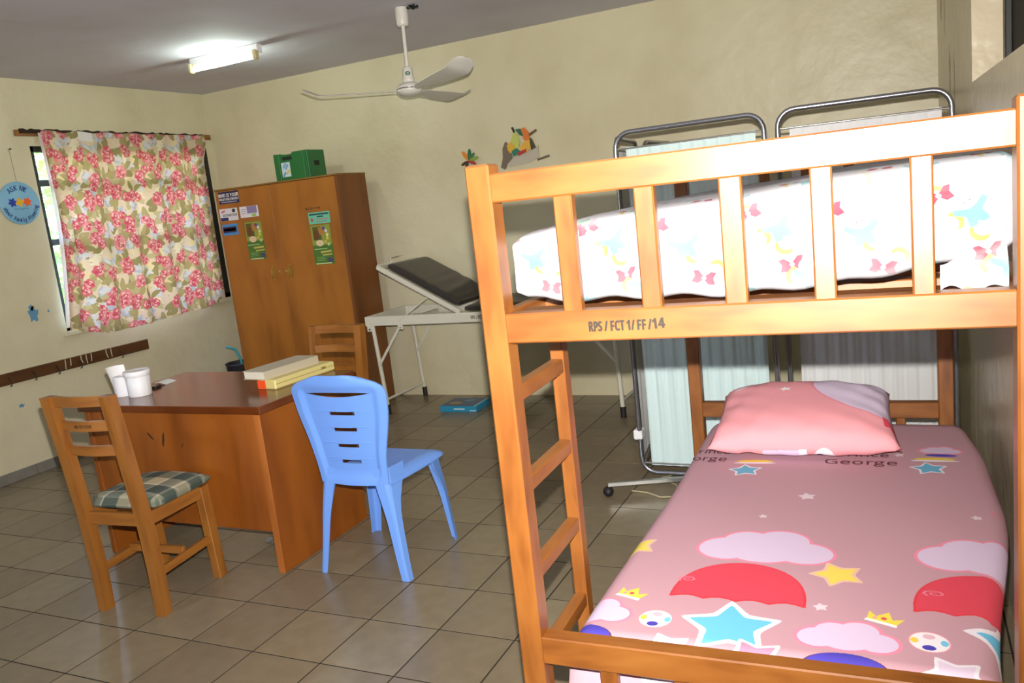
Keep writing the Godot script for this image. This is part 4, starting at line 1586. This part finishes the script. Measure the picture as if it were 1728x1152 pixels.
func overhead() -> void:
	# ceiling fan
	var t := thing("ceiling_fan", "white three-blade ceiling fan hanging on a short rod", "ceiling fan", Vector3(-.742, 2.175, -2.315))
	obj("canopy", lathe(mb(), [[.036, .455], [.037, .40], [.034, .365], [.030, .352], [.0, .350]], Vector3.ZERO, 24), M.fan, t)
	obj("rod", tube(mb(), [Vector3(0, .36, 0), Vector3(0, .10, 0)], .0105, 12), M.fan, t)
	obj("lower_canopy", lathe(mb(), [[0, .125], [.022, .124], [.030, .115], [.030, .07], [.034, .05], [.033, .035], [.0, .035]], Vector3.ZERO, 24), M.fan, t)
	var badge := obj("badge", prism(mb(), oval(.015, .012), .002, Transform3D(Basis(Vector3.UP, .5), Vector3(.0145, .083, .0262))), mat(Color("1d5a44"), .4), t)
	for k in [-1, 1]:
		obj("badge_mark", bx(mb(), Vector3(.0157, .083 + .004 * k, .0282), Vector3(.013, .003, .001), .0002, Basis(Vector3.UP, .5)), mat(Color("c9d8cf"), .4), badge)
	obj("motor", lathe(mb(), [[0, .040], [.030, .038], [.055, .028], [.072, .012], [.074, .002], [.070, -.001], [.074, -.004], [.073, -.016], [.055, -.034], [.03, -.041], [0, -.043]], Vector3.ZERO, 32), M.fan, t)
	obj("trim_ring", lathe(mb(), [[.0735, .002], [.0755, .000], [.0755, -.003], [.0735, -.005]], Vector3.ZERO, 32), M.chrome, t)
	for deg in [149.0, 29.0, -86.0]:
		var a := deg_to_rad(deg)
		# rows along the blade: [distance, half width, rise]
		var G := []
		for q in [[.05, .018, .0], [.09, .020, .0], [.13, .038, .0], [.22, .047, .001], [.34, .060, .002], [.46, .067, .004], [.52, .070, .006], [.55, .070, .018], [.585, .064, .034], [.61, .048, .046], [.622, .018, .051]]:
			var row := []
			for k in 7:
				var w := lerpf(-1, 1, k / 6.0)
				# pitched, slightly dished
				var side: float = w * q[1]
				var y: float = q[2] + side * .20 - .004 * (1.0 - w * w)
				row.append(Vector3(cos(a) * q[0] - sin(a) * side, y - .006, sin(a) * q[0] + cos(a) * side))
			G.append(row)
		obj("blade", shell(mb(), G, func(_i, _j): return true, func(_i, _j): return Vector3(0, -.0022, 0)), M.fan, t)
	t.rotation = Vector3(-.04, 0, 0)
	# ragged junction hole beside the canopy
	var j := mb()
	for k in 7:
		var a := k * .9
		tube(j, [Vector3(.05, .455, .0), Vector3(.06 + .02 * cos(a), .44, .012 * sin(a)), Vector3(.07 + .035 * cos(a), .442 + .006 * sin(k * 2.0), .03 * sin(a))], .006, 6)
	var jo := obj("loose_wires", j, M.black)
	jo.position = Vector3(-.735, 2.178, -2.335)
	tag(jo, "tuft of dark loose wires on the ceiling beside the fan canopy", "wires")

	# fluorescent fitting
	var x0 := -2.44
	var x1 := -1.855
	var z := -2.385
	var f := thing("tube_light", "white fluorescent tube light fixed to the ceiling", "light")
	obj("batten", box2(mb(), Vector3(x0, CEIL - .058, z - .026), Vector3(x1, CEIL, z + .026), .004), M.white_plastic, f)
	var em := mat(Color(1, 1, .97), .4)
	em.emission_enabled = true
	em.emission = Color(.95, 1.0, .93)
	em.emission_energy_multiplier = 2.0
	obj("tube", tube(mb(), [Vector3(x0 + .03, CEIL - .079, z + .03), Vector3(x1 - .03, CEIL - .079, z + .03)], .016, 14), em, f)
	for x in [x0 + .014, x1 - .014]:
		obj("lamp_holder", box2(mb(), Vector3(x - .014, CEIL - .100, z + .010), Vector3(x + .014, CEIL - .040, z + .050), .006), mat(Color("c7b98a"), .5), f)
	var l := OmniLight3D.new()
	l.name = "tube_glow"
	f.add_child(l)
	l.position = Vector3((x0 + x1) / 2, CEIL - .13, z + .05)
	l.light_energy = .25
	l.light_color = Color(.93, 1.0, .93)
	l.light_size = .03
	l.omni_range = 12.0
	l.omni_attenuation = 2.0
	l.shadow_enabled = true

func wall_things() -> void:
	# curtain rail and curtain
	var r := thing("curtain_rail", "narrow wooden board with a ragged dark upper edge, nailed above the window", "curtain rail")
	obj("board", box2(mb(), Vector3(LEFT, 2.255, -3.535), Vector3(LEFT + .022, 2.295, -1.775), .003), M.rail_wood, r)
	var poly := PackedVector2Array([Vector2(1.80, 0), Vector2(3.44, 0)])
	for k in 60:
		poly.append(Vector2(3.44 - k * 1.64 / 59.0, .026 + rng.randf_range(-.006, .006) - (.012 if k % 13 == 5 else 0.0)))
	obj("torn_edge", prism(mb(), poly, .012, Transform3D(Basis(Vector3.UP, PI / 2), Vector3(LEFT + .020, 2.272, 0))), mat(Color("2d2113"), .9), r)
	var X := LEFT + .034
	var cu := thing("curtain", "cream curtain with pink roses hanging across the window", "curtain")
	var fn := func(a: float, c: float) -> Vector3:
		# a: across from the near edge; c: from the top down
		var zt := lerpf(-1.930, -3.425, a)
		var zb := lerpf(-1.845, -3.405, a)
		var yt := 2.283 + .008 * sin(a * 40.0) * (1.0 - a)
		var yb := lerpf(.915, .885, a)
		if a < .2:
			yb -= .075 * (a / .2)
		else:
			yb -= .075 * (1.0 - (a - .2) / .8)
		var z := lerpf(zt, zb, c) - .045 * sin(c * PI) * maxf(0.0, 1.0 - a * 3.0)
		var y := lerpf(yt, yb, c)
		var amp := .006 + .016 * c
		var x := X + .02 + amp * (sin(a * 33.0 + 1.5 * sin(c * 2.0)) + .5 * sin(a * 71.0 + 2.0 + c * 2.0))
		# one deep fold slants down from the near top corner
		var s := a - (.015 + .235 * pow(c, 1.2))
		x += .055 * smoothstep(-.02, .012, s) * c - .012 * (1.0 - smoothstep(.0, .1, absf(s))) * c
		# the far edge lies back against the wall below the rail
		x = lerpf(x, LEFT + .010, smoothstep(.82, .97, a) * smoothstep(.04, .16, c))
		return Vector3(x, y, z)
	var st := mb()
	st.set_smooth_group(0)
	var NU := 110
	var NV := 40
	for i in NU:
		for j in NV:
			for e in [[i, j], [i, j + 1], [i + 1, j + 1], [i, j], [i + 1, j + 1], [i + 1, j]]:
				var a: float = float(e[0]) / NU
				var c: float = float(e[1]) / NV
				st.set_uv(Vector2(a * 1.56 / .8, c * 1.4 / .8))
				st.add_vertex(fn.call(a, c))
	obj("cloth", st, M.curtain, cu)
	obj("white_patch", sheet(6, 4, func(a: float, c: float) -> Vector3:
		var q: Vector3 = fn.call(.19 + a * .075, c * .045)
		return q + Vector3(.004, 0, 0)), M.lining, cu)
	obj("lining", sheet(4, 24, func(a: float, c: float) -> Vector3:
		return Vector3(X + .004, lerpf(2.275, .93, c), lerpf(lerpf(-1.922, -1.838, c), lerpf(-1.965, -1.89, c), a) - .045 * sin(c * PI))), M.lining, cu)
	# round sign on a string
	var s := thing("round_sign", "round light blue hanging sign with jigsaw pieces and curved lettering", "sign", Vector3(LEFT, 1.812, -1.712))
	var face := Basis(Vector3.UP, PI / 2)
	var R := .143
	obj("disc", lathe(mb(), [[0, .0], [R, .0], [R, .006], [R - .002, .008], [0, .008]], Vector3(.002, 0, 0), 48, Basis(Vector3.BACK, -PI / 2)), mat(Color("86bfe0"), .45), s)
	var navy := mat(Color("1f3f86"), .5)
	var arc := func(word: String, rad: float, a0: float, step: float, inward: bool, h: float) -> void:
		for k in word.length():
			if word[k] == " ":
				continue
			var a: float = a0 + step * k
			var p := Vector3(.0102, sin(a) * rad, -cos(a) * rad)
			var roll: float = a - PI / 2 if not inward else a + PI / 2
			text("lettering", word[k], h, navy, s, Transform3D(face * Basis(Vector3(0, 0, 1), roll), p), .85)
	arc.call("ASK ME", .100, 2.20, -.235, false, .034)
	arc.call("about Family Planning", .114, 3.42, .131, true, .027)
	text("lettering", "Get it together", .012, mat(Color("4f7fa6"), .5), s, Transform3D(face, Vector3(.0102, -.038, 0)), .95, false)
	var gx := 0
	for q in [[.052, "2a3fae"], [.002, "f2b92a"], [-.052, "f0642a"]]:
		var pts := PackedVector2Array()
		for k in 24:
			var a := TAU * k / 24
			pts.append(Vector2(cos(a), sin(a)) * (.026 + .0065 * sin(a * (6.0 if gx != 1 else 4.0) + .4)))
		obj("jigsaw_piece", prism(mb(), pts, .0008, Transform3D(face, Vector3(.0098 + .0003 * gx, .005, q[0]))), mat(Color(q[1]), .5), s)
		gx += 1
	obj("string", tube(mb(), [Vector3(.004, .14, -.01), Vector3(.004, .352, -.005)], .0012, 5), mat(Color("6f6a58"), .8), s)
	obj("nail", lathe(mb(), [[0, .02], [.006, .02], [.006, .016], [.003, .015], [.003, 0]], Vector3(0, .355, -.005), 10, Basis(Vector3.BACK, -PI / 2)), M.black, s)
	# hook board along the wall
	var hb := thing("hook_board", "long dark wooden board with hooks and strings along the wall under the window", "hook board")
	obj("board", box2(mb(), Vector3(LEFT, .640, -2.515), Vector3(LEFT + .02, .718, -.2), .004), M.dark_wood, hb)
	for k in 8:
		var z := -2.42 + k * .175
		if k in [1, 3, 4, 5, 6, 7]:
			obj("hook", tube(mb(), [Vector3(LEFT + .018, .69, z), Vector3(LEFT + .045, .66, z), Vector3(LEFT + .045, .635, z), Vector3(LEFT + .03, .63, z)], .004, 6), M.black, hb)
	for k in [0, 1, 4, 5, 6, 8, 9]:
		var z: float = -2.17 + k * .042
		obj("string", tube(mb(), [Vector3(LEFT + .021, .716, z), Vector3(LEFT + .0235, .69, z + .003), Vector3(LEFT + .0225, .655 - .01 * sin(k * 3.0), z + .008 * sin(k * 5.0))], .0035, 5), mat(Color("cfc3a6"), .9), hb)
	# fruit-basket cut-out on the back wall
	var W := Transform3D(Basis(), Vector3(-.625, 1.775, BACK))
	var fr := thing("fruit_wall_plaque", "carved fruit basket plaque with a pear and oranges on the back wall", "wall plaque", W.origin)
	var piece := func(called: String, pts: Array, z: float, c: Color) -> void:
		var q := PackedVector2Array()
		for p in pts:
			q.append(Vector2((p[0] - 880.0) / 214.0, (262.0 - p[1]) / 214.0))
		var o: MeshInstance3D = obj(called, prism(mb(), q, .008, Transform3D(Basis(), Vector3(0, 0, z))), mat(c, .55), fr)
		o.name = called
	piece.call("basket", [[855, 272], [858, 262], [870, 258], [880, 262], [912, 250], [911, 268], [895, 274], [862, 277]], .002, Color("bdb6a4"))
	piece.call("bunch", [[846, 276], [851, 262], [852, 248], [858, 238], [864, 244], [866, 256], [868, 264], [858, 272], [853, 280]], .004, Color("77695a"))
	piece.call("pear", [[866, 250], [869, 236], [874, 226], [880, 230], [883, 242], [880, 250], [872, 254]], .010, Color("c3c96a"))
	piece.call("pear_stem", [[871, 219], [874, 218], [877, 226], [874, 227]], .012, Color("3c3a26"))
	piece.call("leaf", [[877, 222], [886, 222], [890, 234], [884, 232]], .010, Color("2f6a52"))
	piece.call("orange", [[886, 223], [892, 221], [898, 228], [900, 238], [894, 244], [889, 238]], .009, Color("dc7a34"))
	piece.call("mango", [[882, 250], [890, 242], [899, 240], [900, 252], [893, 258], [884, 258]], .013, Color("e2b048"))
	piece.call("lemon", [[861, 244], [868, 240], [874, 246], [872, 254], [866, 257], [862, 252]], .014, Color("e0b13c"))
	piece.call("leaf", [[899, 236], [903, 240], [908, 253], [900, 256]], .005, Color("4d4a34"))
	piece.call("leaf", [[868, 254], [876, 250], [882, 255], [878, 260], [870, 262]], .016, Color("2f7a66"))
	piece.call("berry_strip", [[878, 257], [893, 253], [892, 258], [879, 262]], .018, Color("b23a34"))
	piece.call("twig", [[899, 231], [911, 226], [912, 229], [900, 235]], .006, Color("6b5138"))
	piece.call("twig", [[908, 270], [928, 266], [929, 269], [909, 273]], .006, Color("6b5f48"))
	# small leafy ornament
	var or_ := thing("leaf_wall_ornament", "small orange and green leaf ornament on the back wall above the bed post", "wall ornament", Vector3(-1.035, 1.785, BACK))
	var k2 := 0
	for q in [[2.2, .095, "e08a2c"], [1.45, .09, "2f6a4a"], [.85, .075, "3d7a4a"], [.25, .085, "8aa04a"], [3.5, .07, "4a3226"], [4.2, .06, "4a3226"], [-.4, .07, "a83a34"]]:
		var pts := PackedVector2Array()
		for i in 12:
			var a := TAU * i / 12
			pts.append((Vector2(.5 + .5 * cos(a), .17 * sin(a)) * q[1]).rotated(q[0]))
		obj("leaf", prism(mb(), pts, .004, Transform3D(Basis(), Vector3(0, 0, .003 + k2 * .004))), mat(Color(q[2]), .5), or_)
		k2 += 1

func small_things() -> void:
	var top := .746
	# box file and book on the desk
	var bf := thing("box_file", "yellow box file with an orange end patch lying on the desk", "box file", Vector3(-.80, top, -1.04), -.09)
	obj("file_body", bx(mb(), Vector3(0, .0225, 0), Vector3(.115, .045, .40), .006), mat(Color("d8cb86"), .6), bf)
	obj("lid_line", bx(mb(), Vector3(.0576, .025, 0), Vector3(.0008, .003, .39), .0002), mat(Color("9c8f50"), .6), bf)
	obj("end_patch", bx(mb(), Vector3(-.030, .0225, .2004), Vector3(.052, .040, .0012), .0003), mat(Color("f0531c"), .6), bf)
	obj("label_mark", bx(mb(), Vector3(.0578, .028, -.12), Vector3(.0008, .012, .03), .0002), mat(Color("8a7a3c"), .6), bf)
	var bk := thing("book", "thick off-white book lying on top of the yellow box file", "book", Vector3(-.872, top + .045, -1.02), -.10)
	obj("pages", bx(mb(), Vector3(0, .019, 0), Vector3(.135, .034, .345), .002), mat(Color("ddd8c8"), .8), bk)
	obj("cover", bx(mb(), Vector3(0, .0375, 0), Vector3(.142, .003, .352), .001), mat(Color("bdb39d"), .6), bk)
	obj("cover", bx(mb(), Vector3(0, .0015, 0), Vector3(.142, .003, .352), .001), mat(Color("bdb39d"), .6), bk)
	obj("spine", bx(mb(), Vector3(.0705, .019, 0), Vector3(.003, .040, .352), .001), mat(Color("bdb39d"), .6), bk)
	# tub, roll, papers, phone
	var tb := thing("plastic_tub", "white round plastic tub with a lid on the desk", "tub", Vector3(-1.515, top, -.735))
	obj("tub_body", lathe(mb(), [[0, 0], [.050, 0], [.053, .004], [.058, .105], [0, .105]], Vector3.ZERO, 32), M.white_plastic, tb)
	obj("lid", lathe(mb(), [[.060, .098], [.062, .100], [.062, .122], [.059, .126], [.055, .124], [0, .124]], Vector3.ZERO, 32), M.white_plastic, tb)
	var ro := thing("paper_roll", "white paper towel roll standing next to the white tub", "paper roll", Vector3(-1.622, top, -.735))
	obj("roll", lathe(mb(), [[.016, 0], [.042, 0], [.043, .002], [.043, .095], [.041, .097], [.016, .097], [.016, 0]], Vector3.ZERO, 24), mat(Color("e9e9ec"), .95), ro)
	obj("loose_end", sheet(8, 10, func(a: float, c: float) -> Vector3:
		var an := lerpf(2.2, 4.4, a)
		return Vector3(cos(an) * (.0445 + .010 * c * c), .001 + .142 * c, sin(an) * (.0445 + .010 * c * c)) + Vector3(-.020 * c * c, 0, 0)), mat(Color("ededf0"), .95), ro)
	var ph := thing("mobile_phone", "small black phone lying on the desk by the white tub", "phone", Vector3(-1.59, top, -.865), .2)
	obj("phone_body", bx(mb(), Vector3(0, .006, 0), Vector3(.085, .012, .045), .004), M.black, ph)
	obj("screen_glass", bx(mb(), Vector3(.005, .0122, 0), Vector3(.055, .0008, .034), .0002), mat(Color("0c0e12"), .1), ph)
	var pa := obj("paper_slip", sheet(6, 4, func(a: float, c: float) -> Vector3:
		return Vector3(-1.665 + a * .10, top + .002 + .012 * sin(a * PI) + .004 * c, -.915 - c * .07 - a * .02)), mat(Color("dcdde0"), .9))
	tag(pa, "crumpled white slip of paper behind the phone on the desk", "paper")
	# toy box on the floor
	var ty := thing("toy_box", "flat blue game box lying on the floor by the couch", "game box", Vector3(-1.115, 0, -3.165), .02)
	obj("box_base", bx(mb(), Vector3(0, .022, 0), Vector3(.30, .044, .235), .003), mat(Color("2a8fb8"), .4), ty)
	obj("lid_picture", bx(mb(), Vector3(0, .0445, 0), Vector3(.285, .002, .22), .0005), mat(Color("23507f"), .35), ty)
	obj("lid_edge", bx(mb(), Vector3(.135, .0447, 0), Vector3(.018, .0024, .225), .0005), mat(Color("7fc0dc"), .35), ty)
	obj("picture_shape", prism(mb(), oval(.055, .03), .001, Transform3D(Basis(Vector3.RIGHT, -PI / 2), Vector3(-.06, .0456, .03))), mat(Color("a58a4a"), .4), ty)
	obj("picture_shape", bx(mb(), Vector3(.02, .0458, -.04), Vector3(.07, .001, .05), .0002, Basis(Vector3.UP, .4)), mat(Color("5f93b8"), .4), ty)
	obj("side_print", bx(mb(), Vector3(.01, .024, .1178), Vector3(.09, .008, .0006), .0001), mat(Color("d8ecf2"), .4), ty)
	obj("side_print", bx(mb(), Vector3(.12, .012, .1178), Vector3(.05, .006, .0006), .0001), mat(Color("d8ecf2"), .4), ty)
	# bin and brush between wardrobe and window
	var bn := thing("waste_bin", "dark bin standing between the wardrobe and the window wall", "bin", Vector3(-3.255, 0, -3.20))
	obj("bin_body", lathe(mb(), [[0, 0], [.10, 0], [.125, .36], [.132, .37], [.126, .375], [.115, .36], [.095, .01], [0, .01]], Vector3.ZERO, 28), mat(Color("24242a"), .5), bn)
	var br := thing("brush", "turquoise-handled brush sticking out of the dark bin", "brush", Vector3(-3.255, .012, -3.20))
	obj("handle", tube(mb(), [Vector3(.03, .05, 0), Vector3(.015, .38, .01), Vector3(-.015, .475, .02), Vector3(-.105, .497, .03)], .010, 8), mat(Color("2a9aa4"), .4), br)
	obj("bristles", lathe(mb(), [[0, 0], [.035, 0], [.04, .05], [.012, .07], [0, .07]], Vector3(.03, 0, 0), 14), mat(Color("d8d4c4"), .9), br)
	# rag under the desk
	var rg := obj("rag", sheet(8, 8, func(a: float, c: float) -> Vector3:
		return Vector3(-.955 + a * .075, .003 + .016 * sin(a * 7.0 + c * 3.0) * sin(c * PI) + .016 * sin(a * PI) * sin(c * PI), -.86 + c * .06)), mat(Color("6a6a64"), .9))
	tag(rg, "small grey rag lying on the floor under the desk", "rag")
